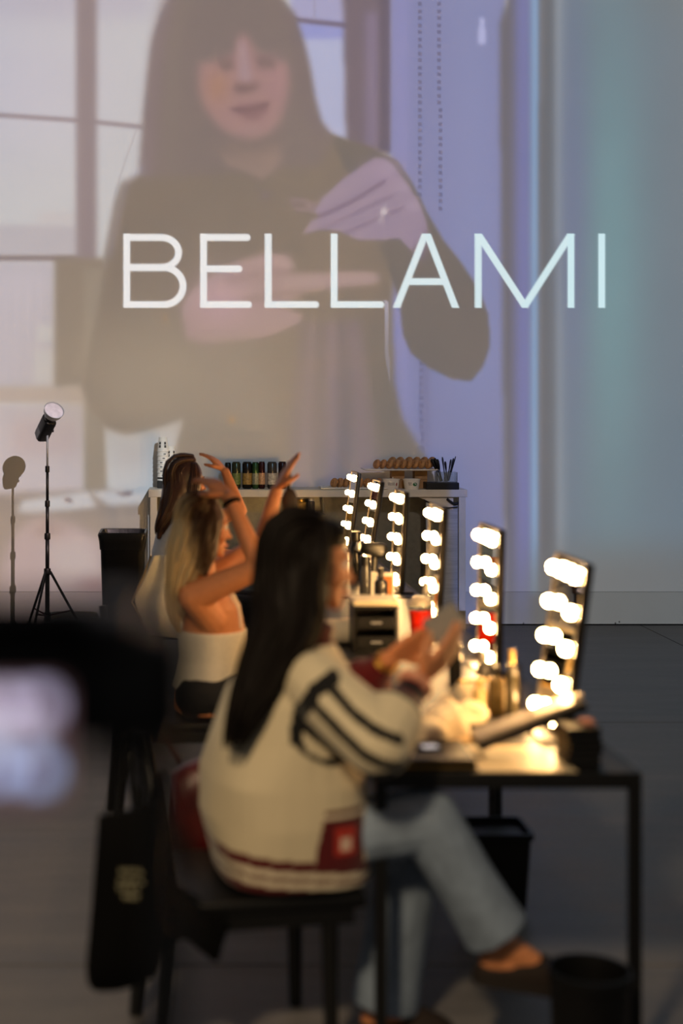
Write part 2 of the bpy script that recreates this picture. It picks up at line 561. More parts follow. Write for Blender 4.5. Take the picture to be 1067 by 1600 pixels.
# lower hand with pointing fingers
hand2 = [(284, 480), (297, 457), (333, 431), (374, 407), (416, 395), (452, 398), (458, 416), (450, 428), (519, 426), (572, 424), (592, 433), (582, 444), (519, 450), (478, 456), (440, 478), (470, 491), (471, 503), (436, 519), (405, 529), (359, 534), (318, 541), (290, 526)]
poly(hand2, (172, 144, 140), 3)
glow(345, 468, 44, 42, (190, 156, 160), 0.9)
stroke([(588, 434), (520, 437), (450, 440)], 12, (168, 144, 142), 3, 0.8)
stroke([(470, 456), (420, 462), (380, 470)], 6, (140, 120, 112), 4, 0.7)
stroke([(466, 497), (420, 502), (390, 506)], 8, (170, 144, 142), 4, 0.7)
stroke([(372, 410), (340, 432), (302, 462), (287, 490)], 4, (178, 160, 166), 3, 0.5)
for x_, y_ in ((606, 262), (628, 292), (644, 322)):
    glow(x_, y_, 13, 9, (172, 152, 170), 0.6)
stroke([(505, 312), (552, 288), (590, 262)], 12, (166, 146, 162), 5, 0.45)
stroke([(512, 348), (560, 322), (606, 298)], 11, (164, 142, 160), 4, 0.45)
stroke([(452, 426), (400, 430), (352, 440)], 5, (146, 120, 116), 4, 0.6)
stroke([(458, 416), (430, 404), (400, 408)], 8, (184, 156, 156), 4, 0.5)
stroke([(214, 200), (196, 250), (180, 300), (168, 380)], 2, (168, 156, 158), 1, 0.5)
# wrist fading into the cuff, hanging strands of hair
poly([(300, 530), (400, 530), (430, 640), (420, 700), (330, 640)], (150, 134, 120), 14, 0.6)
poly([(470, 505), (565, 500), (590, 700), (600, 760), (450, 760), (456, 640)], (134, 118, 116), 5)
for x0, x1, c in ((486, 470, (142, 124, 126)), (500, 496, (126, 112, 108)), (518, 520, (144, 124, 130)), (534, 544, (128, 113, 112)), (552, 572, (140, 120, 124)), (476, 458, (128, 114, 108))):
    stroke([(x0, 505), ((x0 + x1) / 2, 620), (x1, 770)], 8, c, 4, 0.8)
poly([(575, 500), (600, 500), (620, 640), (655, 720), (600, 740)], (120, 110, 104), 10, 0.7)
glow(362, 656, 5, 5, (205, 150, 90), 0.8)
glow(258, 498, 4, 8, (178, 142, 110), 0.7)
glow(400, 400, 220, 260, (140, 126, 118), 0.12)
# faint weave of video lines
IMG *= (1 + 0.006 * np.sin(GY * 1.57) + 0.006 * np.sin(GX * 0.9))[..., None]
# the word
WH = np.array((236, 237, 238), dtype=np.float32)
TW = 11
def letter(pts):
    x = pts[0][0]
    k = min(1, max(0, (x - 300) / 600))
    stroke(pts, TW, (238 - 30 * k, 236 + 2 * k, 236 + 10 * k), 0)
def trim_letters():
    return inside([(150, 366), (980, 366), (980, 482), (150, 482)])
base = IMG.copy()
def arc(cx, cy, rx, ry, a0, a1, n=16):
    return [(cx + rx * math.cos(math.radians(a0 + (a1 - a0) * i / n)), cy + ry * math.sin(math.radians(a0 + (a1 - a0) * i / n))) for i in range(n + 1)]
letter([(198, 360), (198, 488)])
letter([(198, 371), (252, 371)] + arc(252, 394.5, 27, 23.5, -90, 90) + [(198, 418)])
letter([(198, 418), (256, 418)] + arc(256, 447, 30, 29, -90, 90) + [(198, 476)])
letter([(318, 360), (318, 488)])
for y, x in ((371, 391), (420, 378), (476, 393)):
    letter([(318, y), (x - 5, y)])
letter([(419, 360), (419, 488)]); letter([(419, 476), (493, 476)])
letter([(522, 360), (522, 488)]); letter([(522, 476), (595, 476)])
letter([(615, 492), (666, 362)]); letter([(666, 362), (716, 492)]); letter([(640, 440), (692, 440)])
letter([(747, 490), (747, 360)]); letter([(747, 366), (820, 478)]); letter([(820, 478), (892, 366)]); letter([(892, 360), (892, 490)])
letter([(940, 360), (940, 490)])
tm = trim_letters()[..., None]
IMG = IMG * tm + base * (1 - tm)

def srgb2lin(a):
    a = np.clip(a / 255.0, 0, 1)
    return np.where(a <= 0.04045, a / 12.92, ((a + 0.055) / 1.055) ** 2.4)
LIN = srgb2lin(IMG)
sx = [i for i in range(len(gx)) if (-20 <= gx[i] <= 1090) or i % 6 == 0 or i == len(gx) - 1]
sy = [j for j in range(len(gy)) if gy[j] >= -20 or j % 6 == 0 or j == len(gy) - 1]
LIN = LIN[np.ix_(sy, sx)]
WX = (gx[sx][None, :] - VX) / 205.0 + 0 * LIN[..., 0]
WZ = H - (gy[sy][:, None] - VY) / 205.0 + 0 * LIN[..., 0]
dx, dy, dz = WX - PROJECTOR_AT.x, YW - PROJECTOR_AT.y, WZ - PROJECTOR_AT.z
r2 = dx ** 2 + dy ** 2 + dz ** 2
fall = (dy / np.sqrt(r2)) / r2
fall = fall / fall.min()
# what the mirror bulbs already throw on that wall, as a smooth function of the place on it
COEF = np.array([[0.1421, 0.0936, 0.0553], [0.0537, 0.0255, 0.0041], [0.0123, 0.0067, 0.0021], [0.0022, 0.0016, 0.0007], [-0.1629, -0.0863, -0.0264], [-0.1292, -0.0686, -0.0214], [-0.0107, -0.0048, -0.0008], [0.0302, 0.0172, 0.0063], [-0.1124, -0.0588, -0.0168], [-0.0721, -0.0377, -0.0114], [-0.0348, -0.0178, -0.005], [-0.0238, -0.012, -0.0028], [0.2857, 0.1516, 0.0473], [0.1331, 0.0706, 0.0218], [0.0433, 0.0229, 0.0073], [0.0626, 0.0331, 0.01], [0.0262, 0.0134, 0.0038], [-0.165, -0.0875, -0.0272]])
uu = np.clip((gx[sx][None, :] - 533) / 533, -1, 1) + 0 * WX
vv = np.clip((gy[sy][:, None] - 400) / 400, -1, 0.72) + 0 * WX
AMBIENT = 0.9 * np.einsum('kij,kc->ijc', np.stack([uu ** i * vv ** j for i in range(6) for j in range(4) if i + j <= 5]), COEF)
film = np.clip((LIN - AMBIENT) / fall[..., None], 0.004, 1)
GATE = 0.20
k = GATE / dy
nX, nY = len(sx), len(sy)
co = np.stack([dx * k, np.full_like(dx, GATE), dz * k], -1).reshape(-1, 3)
idx = np.arange(nX * nY).reshape(nY, nX)
quads = np.stack([idx[:-1, :-1], idx[:-1, 1:], idx[1:, 1:], idx[1:, :-1]], -1).reshape(-1, 4)
me = bpy.data.meshes.new('slide_film')
me.vertices.add(len(co)); me.vertices.foreach_set('co', co.ravel())
me.loops.add(quads.size); me.loops.foreach_set('vertex_index', quads.ravel().astype(np.int32))
me.polygons.add(len(quads)); me.polygons.foreach_set('loop_start', np.arange(0, quads.size, 4, dtype=np.int32))
me.update(calc_edges=True)
at = me.color_attributes.new('film', 'FLOAT_COLOR', 'POINT')
at.data.foreach_set('color', np.concatenate([film.reshape(-1, 3), np.ones((len(co), 1))], 1).astype(np.float32).ravel())
fm = bpy.data.materials.new('slide_film')
fm.use_nodes = True
nt = fm.node_tree
nt.nodes.clear()
a = nt.nodes.new('ShaderNodeAttribute'); a.attribute_name = 'film'
t = nt.nodes.new('ShaderNodeBsdfTransparent'); o_ = nt.nodes.new('ShaderNodeOutputMaterial')
nt.links.new(a.outputs['Color'], t.inputs[0]); nt.links.new(t.outputs[0], o_.inputs[0])
me.materials.append(fm)
proj = thing('video_projector', 'video projector hung from the added overhead beam', 'projector', PROJECTOR_AT)
link('slide_film', me, proj)
x0, x1, z0, z1 = co[:, 0].min(), co[:, 0].max(), co[:, 2].min(), co[:, 2].max()
PB = mat('projector_plastic', (40, 40, 42), 0.5)
e = 0.03
hs = MB()
hs.box((x0 - e, -0.25, z1), (x1 + e, GATE, z1 + e)); hs.box((x0 - e, -0.25, z0 - e), (x1 + e, GATE, z0))
hs.box((x0 - e, -0.25, z0), (x0, GATE, z1)); hs.box((x1, -0.25, z0), (x1 + e, GATE, z1))
hs.box((x0 - e, -0.28, z0 - e), (x1 + e, -0.25, z1 + e))
hs.build('housing', PB, proj)
MB().tube([(0, 0, z1 + e), (0, 0, 5.35 - PROJECTOR_AT.z)], 0.025, 12).build('ceiling_pole', PB, proj)
ld = bpy.data.lights.new('projector_lamp', 'SPOT')
ld.energy = PROJECTOR_WATTS
ld.color = (1, 1, 1)
ld.shadow_soft_size = 0.0
ld.spot_size = math.radians(120)
ld.spot_blend = 0.0
lo = bpy.data.objects.new('projector_lamp', ld)
C.objects.link(lo)
lo.parent = proj
lo.rotation_euler = Vector(((x0 + x1) / 2, GATE, (z0 + z1) / 2)).to_track_quat('-Z', 'Y').to_euler()

# assumed warm spotlight, added to light jacket and floor, over the photographer's left shoulder
SPA = Vector((-0.8, 0.40, 3.50))
spt = thing('assumed_spotlight', 'assumed warm spotlight under the added front beam', 'spotlight', SPA)
aim = (Vector((0.20, 3.75, 0.80)) - SPA).normalized()
Qs = aim.to_track_quat('Z', 'Y').to_matrix().to_4x4()
MB().lathe([(0.05, -0.16), (0.055, -0.15), (0.055, 0.05), (0.07, 0.07), (0.07, 0.10), (0.064, 0.10), (0.05, 0.05), (0.05, -0.145)], 24, M=Qs, closed=True).build('can', PB, spt, 'edge')
MB().lathe([(0.048, 0.0), (0.048, 0.004), (0.03, 0.006)], 20, M=Qs @ Matrix.Translation((0, 0, -0.14))).build('lamp_plate', PB, spt)
MB().tube([(0, 0, 0.05), (0, 0, 0.22)], 0.012, 10).build('yoke', PB, spt)
sd_ = bpy.data.lights.new('assumed_spot_lamp', 'SPOT')
sd_.energy = SPOT_WATTS
sd_.color = (1.0, 0.74, 0.44)
sd_.shadow_soft_size = 0.22
sd_.spot_size = math.radians(37)
sd_.spot_blend = 0.7
so = bpy.data.objects.new('assumed_spot_lamp', sd_)
C.objects.link(so)
so.parent = spt
so.location = aim * 0.115
so.rotation_euler = aim.to_track_quat('-Z', 'Y').to_euler()

# ------------------------------------------------------------------ shared materials
BLACKM = mat('black_metal', (22, 22, 23), 0.42, 0.3, scale=60)
BLACKP = mat('black_plastic', (14, 14, 15), 0.45, scale=40, spec=0.3)
BLACKF = mat('black_fabric', (9, 9, 10), 0.9, scale=150, bump=0.15, spec=0.1)
TOPM = mat('table_gloss', (16, 17, 19), 0.46, 0.0, spec=0.35, scale=20)
CREAM = mat('cream_paint', (206, 198, 182), 0.55, vary=0.04, scale=12)
WHITEP = mat('white_paper', (232, 226, 214), 0.7, vary=0.04, scale=40)
GLASSM = mat('mirror_glass', (225, 225, 225), 0.02, 1.0, vary=0.01)
SOCKET = mat('socket_white', (225, 220, 210), 0.4)
FRAMEM = mat('mirror_frame', (44, 40, 36), 0.35, 0.5)
BULBM = mat_emit('bulb_glow', BULB, BULB_STRENGTH)
CLEAR = mat('clear_plastic', (235, 240, 240), 0.05, 0.0, trans=0.92, vary=0.02)
STEEL = mat('brushed_steel', (168, 170, 172), 0.42, 0.35, vary=0.15, scale=6, stretch=(1, 1, 12))
CARD = mat('cardboard', (160, 124, 84), 0.85, scale=50)
GOLD = mat('brass', (190, 150, 70), 0.3, 0.9)

# ------------------------------------------------------------------ tables
TZ = 0.75
TX0, TX1 = 0.496, 1.18
def table(y0, y1, label):
    t = thing('vanity_table', label, 'table', ((TX0 + TX1) / 2, (y0 + y1) / 2, 0), group='row of black make-up tables')
    hx, hy, q = (TX1 - TX0) / 2, (y1 - y0) / 2, 0.030
    MB().rbox((-hx, -hy, TZ - 0.012), (hx, hy, TZ), 0.003).build('tabletop', TOPM, t)
    for sx_ in (-1, 1):
        for sy_ in (-1, 1):
            MB().rbox((sx_ * hx, sy_ * hy, 0), (sx_ * (hx - q), sy_ * (hy - q), TZ - 0.012), 0.002).build('leg', BLACKM, t)
    for sy_ in (-1, 1):
        MB().rbox((-hx + q, sy_ * hy, TZ - 0.042), (hx - q, sy_ * (hy - q), TZ - 0.0125), 0.002).build('end_rail', BLACKM, t)
    for sx_ in (-1, 1):
        MB().rbox((sx_ * hx, -hy + q, TZ - 0.042), (sx_ * (hx - q), hy - q, TZ - 0.0125), 0.002).build('side_rail', BLACKM, t)
    return t
table(3.65, 5.28, 'black metal table nearest the front, in front of the varsity jacket')
table(5.32, 6.90, 'second black table along the row, under the red drink')
table(6.94, 8.50, 'third black table along the row, before the far brown-haired person')
table(8.54, 9.76, 'furthest black table, closest to the white bar')

# ------------------------------------------------------------------ lit mirrors
bulb_mesh = MB().lathe([(0.012, 0.0), (0.0155, 0.004), (0.0172, 0.011), (0.0165, 0.018), (0.0135, 0.024), (0.008, 0.028), (0.0025, 0.0293)], 14).mesh('bulb', BULBM, True)
sock_mesh = MB().lathe([(0.0145, -0.002), (0.0145, 0.002), (0.0115, 0.003)], 12).mesh('socket', SOCKET, True)
TOX = Matrix.Rotation(-PI / 2, 4, 'Y')       # lathe axis z -> -x
def vanity_mirror(xb, yc, tilt, label, wide=0.235):
    t = thing('vanity_mirror', label, 'mirror', (xb, yc, TZ), group='light-bulb mirrors along the tables')
    T = Matrix.Translation((0, 0, 0.014)) @ Matrix.Rotation(math.radians(tilt), 4, 'Y')
    w, h = wide / 2 + 0.040, 0.495
    b = MB()
    b.rbox((0.002, -w, 0), (0.024, w, h), 0.006, M=T)
    b.build('back_panel', FRAMEM, t, 'edge')
    f = MB()
    g = 0.008
    f.box((-0.004, -w, 0), (0.002, -w + g, h), M=T); f.box((-0.004, w - g, 0), (0.002, w, h), M=T)
    f.box((-0.004, -w + g, 0), (0.002, w - g, g), M=T); f.box((-0.004, -w + g, h - g), (0.002, w - g, h), M=T)
    f.build('frame', FRAMEM, t)
    MB().box((-0.001, -w + g, g), (0.002, w - g, h - g), M=T).build('glass', GLASSM, t)
    s = MB()
    s.rbox((-0.055, -w * 0.8, -0.014), (0.075, w * 0.8, -0.004), 0.003, M=Matrix.Translation((0, 0, 0.014)))
    s.tube([(0.02, -w * 0.5, -0.006), (0.035, -w * 0.5, 0.10), (0.035, w * 0.5, 0.10), (0.02, w * 0.5, -0.006)], 0.006, 8, M=Matrix.Translation((0, 0, 0.014)))
    s.build('base', FRAMEM, t)
    spots = [(sd * wide / 2, z) for sd in (-1, 1) for z in (0.045, 0.147, 0.249, 0.351)] + [(wide * (k / 3 - 0.5), 0.452) for k in range(4)]
    for y, z in spots:
        o = link('bulb', bulb_mesh, t)
        M = T @ Matrix.Translation((-0.003, y, z)) @ TOX
        o.matrix_local = M
        q = link('socket', sock_mesh, o)
    return t
vanity_mirror(1.052, 4.085, 7.5, 'nearest bulb-lit vanity mirror, standing by the tilted palette')
vanity_mirror(1.086, 5.09, 1.5, 'second bulb-lit vanity mirror from the front, upright beside the raised hands', 0.24)
vanity_mirror(1.073, 6.15, 3.0, 'third bulb-lit vanity mirror from the front, beside the red drink', 0.22)
vanity_mirror(1.073, 7.18, 3.0, 'fourth bulb-lit vanity mirror from the front, below the paper bowls', 0.23)
vanity_mirror(1.045, 8.20, 9.0, 'fifth bulb-lit vanity mirror from the front, leaning back', 0.22)
vanity_mirror(1.050, 9.16, 7.0, 'furthest bulb-lit vanity mirror, next to the white bar')

# ------------------------------------------------------------------ drinks bar against the wall
BX0, BX1, BY0, BY1, BZ = -0.25, 2.10, 10.48, 10.815, 1.058
bar = thing('drinks_bar', 'cream drinks bar against the wall with pastries and cups on top', 'bar', ((BX0 + BX1) / 2, (BY0 + BY1) / 2, 0))
def bl(v):
    return (v[0] - bar.location.x, v[1] - bar.location.y, v[2])
def bbox(name, a, b, m, r=0.003):
    return MB().rbox(bl(a), bl(b), r).build(name, m, bar)
bbox('top_board', (BX0, BY0, BZ - 0.055), (BX1, BY1, BZ), CREAM)
for x in (BX0 + 0.012, BX1 - 0.062):
    bbox('post', (x, BY0 + 0.004, 0), (x + 0.05, BY0 + 0.054, BZ - 0.055), CREAM)
    bbox('post', (x, BY1 - 0.054, 0), (x + 0.05, BY1, BZ - 0.055), CREAM)
bbox('back_panel', (BX0 + 0.062, BY1 - 0.03, 0.05), (BX1 - 0.062, BY1 - 0.01, BZ - 0.055), mat('bar_back', (112, 110, 96), 0.35, 0.3))
bbox('shelf_board', (0.72, BY0 + 0.02, 0.86), (1.06, BY1 - 0.03, 0.875), mat('bar_back', (112, 110, 96), 0.35, 0.3))
for x in (0.722, 1.046):
    bbox('hanger', (x, BY0 + 0.12, 0.875), (x + 0.012, BY0 + 0.14, BZ - 0.055), mat('bar_back', (112, 110, 96), 0.35, 0.3))
bbox('steel_panel', (1.80, BY0 + 0.03, 0.10), (BX1 - 0.064, BY0 + 0.05, 0.96), STEEL)
MB().prism([(1.74 - bar.location.x, BZ - 0.056), (2.0 - bar.location.x, BZ - 0.056), (2.0 - bar.location.x, BZ - 0.15), (1.93 - bar.location.x, BZ - 0.13)], 1, BY0 + 0.024 - bar.location.y, BY0 + 0.034 - bar.location.y).build('reflection_wedge', CREAM, bar)  # cream wedge modelled in place of a reflection under the top board
MB().tube([bl(p) for p in catmull([(1.78, BY0 + 0.02, 0.985), (1.86, BY0 + 0.015, 0.94), (1.95, BY0 + 0.012, 0.925), (2.03, BY0 + 0.012, 0.93)], 5)], 0.004, 6).build('cable', BLACKP, bar, True)
MB().tube([bl(p) for p in catmull([(1.95, BY0 + 0.012, 0.99), (2.0, BY0 + 0.008, 0.955), (2.035, BY0 + 0.008, 0.96)], 5)], 0.009, 6).build('cable', BLACKP, bar, True)

TY = 10.62
TS = S(TY)
def barx(px):
    return (px - VX) / TS
# jars in the bar
def jar(x, z, r, h, body, lid, label):
    t = thing('glass_jar', label, 'jar', (x, 10.56, z), group='jars inside the bar')
    MB().lathe([(r * 0.9, 0), (r, 0.01), (r, h * 0.8), (r * 0.75, h * 0.86)], 16).build('body', body, t, 'edge')
    MB().lathe([(r * 0.8, h * 0.862), (r * 0.8, h), (r * 0.7, h * 1.01)], 16).build('lid', lid, t, 'edge')
AMB = mat('amber_glass', (196, 150, 70), 0.12, 0.0, trans=0.3)
jar((470 - VX) / S(10.56), 0.875, 0.040, 0.105, AMB, GOLD, 'amber jar with brass lid on the bar shelf, left one')
jar((486 - VX) / S(10.56), 0.875, 0.028, 0.110, mat('smoked_glass', (70, 66, 60), 0.15), STEEL, 'slim smoked jar beside the amber jar on the bar shelf')
# paper cups
cup_mesh = MB().lathe([(0.0425, 0.0), (0.0445, 0.002), (0.0445, 0.006), (0.042, 0.008), (0.031, 0.106), (0.0295, 0.109), (0.027, 0.106)], 24).mesh('paper_cup', WHITEP, 'edge')
PRINT = mat('cup_print', (70, 66, 62), 0.7)
def cup_stack(px, y, top_py, n, word):
    x = (px - VX) / S(y)
    ztop = H - (top_py - VY) / S(y)
    for k in range(n):
        last = ['topmost', 'second', 'third', 'fourth', 'fifth', 'sixth', 'seventh', 'eighth'][k]
        t = thing('paper_cup', '%s upturned white paper cup from the top of the %s stack' % (last, word), 'cup', (x, y, ztop - 0.109 - 0.032 * k), random.uniform(-0.2, 0.2), 'stacked paper cups on the bar')
        link('cup_wall', cup_mesh, t)
        if k == 0:
            for a in (-0.55, 0.55):
                m = MB()
                for r_ in range(2):
                    za, zb = 0.030 + r_ * 0.024, 0.050 + r_ * 0.024
                    vs_ = []
                    for z in (za, zb):
                        rr = 0.0425 - (z - 0.008) / 0.098 * 0.011 + 0.0006
                        for q in range(4):
                            an = -PI / 2 + a + (q / 3 - 0.5) * 0.42
                            vs_.append((rr * math.cos(an), rr * math.sin(an), z))
                    m.add(vs_, [(q, q + 1, q + 5, q + 4) for q in range(3)])
                m.build('print', PRINT, t)
        else:
            m = MB()
            an0 = -PI / 2 + random.uniform(-0.5, 0.7)
            for q in range(3):
                an = an0 + q * 0.14
                m.add([(0.0432 * math.cos(an + d), 0.0432 * math.sin(an + d), z) for z in (0.010, 0.020) for d in (0, 0.10)], [(0, 1, 3, 2)])
            m.build('print', PRINT, t)
    return x, y, ztop - 0.109 - 0.032 * (n - 1)
for args in ((254.5, 10.69, 683, 7, 'taller'), (267, 10.755, 697, 7, 'shorter')):
    x, y, zb = cup_stack(*args)
    t = thing('lid_dispenser', 'black lid holder under the %s cup stack' % args[4], 'lid holder', (x, y, BZ))
    MB().rbox((-0.042, -0.04, 0), (0.042, 0.04, 0.055), 0.004).build('tray', BLACKP, t)
    zz = 0.055
    k = 0
    while zz < zb - BZ - 0.001:
        h = min(0.014, zb - BZ - zz)
        MB().lathe([(0.040, 0), (0.043, h * 0.2), (0.043, h * 0.55), (0.038, h)], 20, c=(0, 0, zz)).build('lid', BLACKP if k % 3 else WHITEP, t, 'edge')
        zz += h
        k += 1
urn = thing('coffee_flask', 'black coffee flask beside the cup stacks, half hidden by brown hair', 'flask', (barx(274), 10.60, BZ))
MB().lathe([(0.045, 0), (0.05, 0.01), (0.05, 0.10), (0.035, 0.125), (0.03, 0.14)], 20).build('body', BLACKP, urn, 'edge')
MB().lathe([(0.033, 0.14), (0.033, 0.16), (0.02, 0.168)], 20).build('cap', BLACKM, urn, 'edge')
# tall drink cans and bottles
def drink(px, r, h, cbody, clab, label, y=10.60, bottle=False):
    t = thing('drink_bottle' if bottle else 'drink_can', label, 'bottle' if bottle else 'can', ((px - VX) / S(y), y, BZ), group='drinks lined up on the bar')
    mb_ = mat('drink_%d_%d_%d' % cbody, cbody, 0.22, 0.5, vary=0.2, scale=40)
    ml_ = mat('drink_label_%d_%d_%d' % clab, clab, 0.5, vary=0.35, scale=70)
    if bottle:
        prof = [(r * 0.95, 0), (r, 0.006), (r, h * 0.62), (r * 0.45, h * 0.80), (r * 0.42, h * 0.93)]
        cp = [(r * 0.48, h * 0.93), (r * 0.48, h), (r * 0.4, h * 1.003)]
    else:
        prof = [(r * 0.82, 0), (r, 0.010), (r, h - 0.014), (r * 0.84, h - 0.003)]
        cp = [(r * 0.84, h - 0.003), (r * 0.86, h), (r * 0.7, h), (r * 0.68, h - 0.002)]
    MB().lathe(prof, 20).build('body', mb_, t, 'edge')
    MB().lathe(cp, 20).build('cap' if bottle else 'lid', BLACKM, t, 'edge')
    MB().lathe([(r * 1.005, h * 0.16), (r * 1.012, h * 0.165), (r * 1.012, h * 0.58), (r * 1.005, h * 0.585)], 20).build('label_band', ml_, t, 'edge')
drink(356, 0.024, 0.195, (26, 24, 22), (60, 54, 46), 'slim dark can at the left end of the drinks row')
drink(369, 0.033, 0.200, (58, 62, 40), (104, 120, 60), 'olive green can, second in the drinks row')
drink(386, 0.036, 0.200, (34, 28, 22), (150, 120, 60), 'dark can with amber label, third in the drinks row')
drink(399, 0.026, 0.198, (52, 84, 44), (140, 140, 116), 'green can with pale label beside the amber one')
drink(409, 0.024, 0.202, (60, 18, 16), (190, 150, 110), 'dark red can with gold lettering in the drinks row')
drink(425, 0.036, 0.200, (70, 66, 60), (176, 170, 158), 'grey can with black and white label in the drinks row')
drink(441, 0.030, 0.202, (46, 22, 20), (80, 30, 26), 'maroon can at the right end, behind the raised hand')
# pastries
DONUT = mat('pastry_crust', (172, 124, 74), 0.65, vary=0.4, scale=18, bump=0.2)
def donut_mesh(R, r, n=18, m=10):
    vs_, fs_ = [], []
    for i in range(n):
        a = 2 * PI * i / n
        for j in range(m):
            b = 2 * PI * j / m
            rr = R + r * math.cos(b) * (1 + 0.06 * math.sin(3 * a))
            vs_.append((rr * math.cos(a), rr * math.sin(a), r * 0.95 * math.sin(b)))
            fs_.append((i * m + j, ((i + 1) % n) * m + j, ((i + 1) % n) * m + (j + 1) % m, i * m + (j + 1) % m))
    return MB().add(vs_, fs_).mesh('ring_pastry', DONUT, True)
DM = donut_mesh(0.021, 0.0200)
def pastry(x, y, z, lean, label, group, k=1.0, spin=0.0):
    o = link('ring_pastry', DM)
    o.matrix_world = Matrix.Translation((x, y, z)) @ Matrix.Rotation(spin, 4, 'Z') @ Matrix.Rotation(lean, 4, 'Y') @ Matrix.Scale(k, 4)
    tag(o, label, 'pastry', group)
plate = thing('serving_plate', 'white plate raised on two cardboard blocks, loaded with pastries', 'plate', (barx(623), TY, H - (733 - VY) / TS))
MB().rbox((-0.26, -0.11, -0.008), (0.26, 0.11, 0.0), 0.003).build('plate_base', WHITEP, plate)
MB().box((-0.27, -0.12, -0.002), (0.27, -0.11, 0.004)).box((-0.27, 0.11, -0.002), (0.27, 0.12, 0.004)).box((-0.27, -0.11, -0.002), (-0.26, 0.11, 0.004)).box((0.26, -0.11, -0.002), (0.27, 0.11, 0.004)).build('plate_rim', WHITEP, plate)
PZ = plate.location.z
ords = ['first', 'second', 'third', 'fourth', 'fifth', 'sixth', 'seventh', 'eighth', 'ninth', 'tenth', 'eleventh', 'twelfth']
for k, px in enumerate((587, 597, 607, 618, 628, 637, 647, 657, 668)):
    pastry(barx(px), TY - 0.05 + random.uniform(-0.01, 0.01), PZ + 0.040, 1.14 + random.uniform(-0.12, 0.12), '%s ring pastry from the left in the front row on the raised plate' % ords[k], 'pastries on the raised plate', random.uniform(0.88, 0.96), -2.68 + random.uniform(-0.12, 0.12))
for k, px in enumerate((612, 624, 638, 650, 662, 674)):
    pastry((px - VX) / S(TY + 0.06), TY + 0.06, PZ + 0.050, 1.15, '%s ring pastry from the left in the back row on the raised plate' % ords[k], 'pastries on the raised plate', 1.05, -2.7)
for px, w in ((620.5, 'left'), (656, 'right')):
    o = thing('cardboard_block', '%s cardboard block holding up the pastry plate' % w, 'block', ((px - VX) / S(TY + 0.05), TY + 0.05, BZ))
    MB().rbox((-0.047, -0.05, 0), (0.047, 0.05, PZ - BZ - 0.008), 0.002).build('block_body', CARD, o)
    MB().rbox((-0.0475, -0.0505, (PZ - BZ) * 0.45), (0.0475, -0.0498, (PZ - BZ) * 0.47), 0.0002).build('fold_line', mat('card_fold', (110, 84, 56), 0.9), o)
plate2 = thing('serving_plate', 'low white plate of pastries lying on the bar top', 'plate', (barx(550), TY - 0.03, BZ))
MB().rbox((-0.23, -0.09, 0), (0.23, 0.09, 0.007), 0.003).build('plate_base', WHITEP, plate2)
MB().box((-0.245, -0.105, 0.006), (0.245, -0.09, 0.016)).box((-0.245, 0.09, 0.006), (0.245, 0.105, 0.016)).box((-0.245, -0.09, 0.006), (-0.23, 0.09, 0.016)).box((0.23, -0.09, 0.006), (0.245, 0.09, 0.016)).build('plate_rim', WHITEP, plate2)
for k, px in enumerate((521, 530, 539, 550, 561, 572, 581, 590)):
    pastry(barx(px), TY - 0.04, BZ + 0.045, 1.14 + random.uniform(-0.1, 0.25), '%s ring pastry from the left on the low plate' % ords[k], 'pastries on the low plate', random.uniform(0.88, 0.95), -2.68 + random.uniform(-0.12, 0.12))
# paper bowls
GREEN = mat('print_green', (40, 110, 60), 0.6)
for px, w in ((611, 0), (643, 1)):
    t = thing('paper_bowl', ['white paper bowl with dark lettering, left of the green-marked bowl', 'white paper bowl with a green oval mark'][w], 'bowl', ((px - VX) / S(10.545), 10.545, BZ), group='paper bowls on the bar')
    MB().lathe([(0.050, 0.0), (0.052, 0.003), (0.062, 0.070), (0.065, 0.071), (0.065, 0.076), (0.060, 0.076), (0.050, 0.01)], 28).build('bowl_wall', WHITEP, t, 'edge')
    m = MB()
    n = 0
    for row, z in ((0, 0.044), (1, 0.032)):
        for q in range(6 if w == 0 else 3):
            an = -PI / 2 - 0.55 + q * 0.15 + row * 0.04
            hgt = random.choice((0.005, 0.007, 0.008))
            m.add([((0.0525 + zz * 0.147) * math.cos(an + d), (0.0525 + zz * 0.147) * math.sin(an + d), zz) for zz in (z, z + hgt) for d in (0, 0.09)], [(0, 1, 3, 2)])
    m.build('lettering', PRINT, t)
    m = MB()
    vs_ = []
    for q in range(20):
        a = 2 * PI * q / 20
        zz = 0.038 + 0.013 * math.sin(a)
        an = -PI / 2 + (0.30 if w else 0.62) + (0.34 if w else 0.12) * math.cos(a) * 0.9
        vs_.append(((0.0526 + zz * 0.147) * math.cos(an), (0.0526 + zz * 0.147) * math.sin(an), zz))
    m.add(vs_, [tuple(range(20))]).build('round_mark', GREEN if w else mat('print_red', (150, 50, 40), 0.6), t)
    if w == 0:
        MB().tube([(0.01, 0.0, 0.03), (0.012, -0.005, 0.09)], 0.004, 6).build('spoon_tip', WHITEP, t)
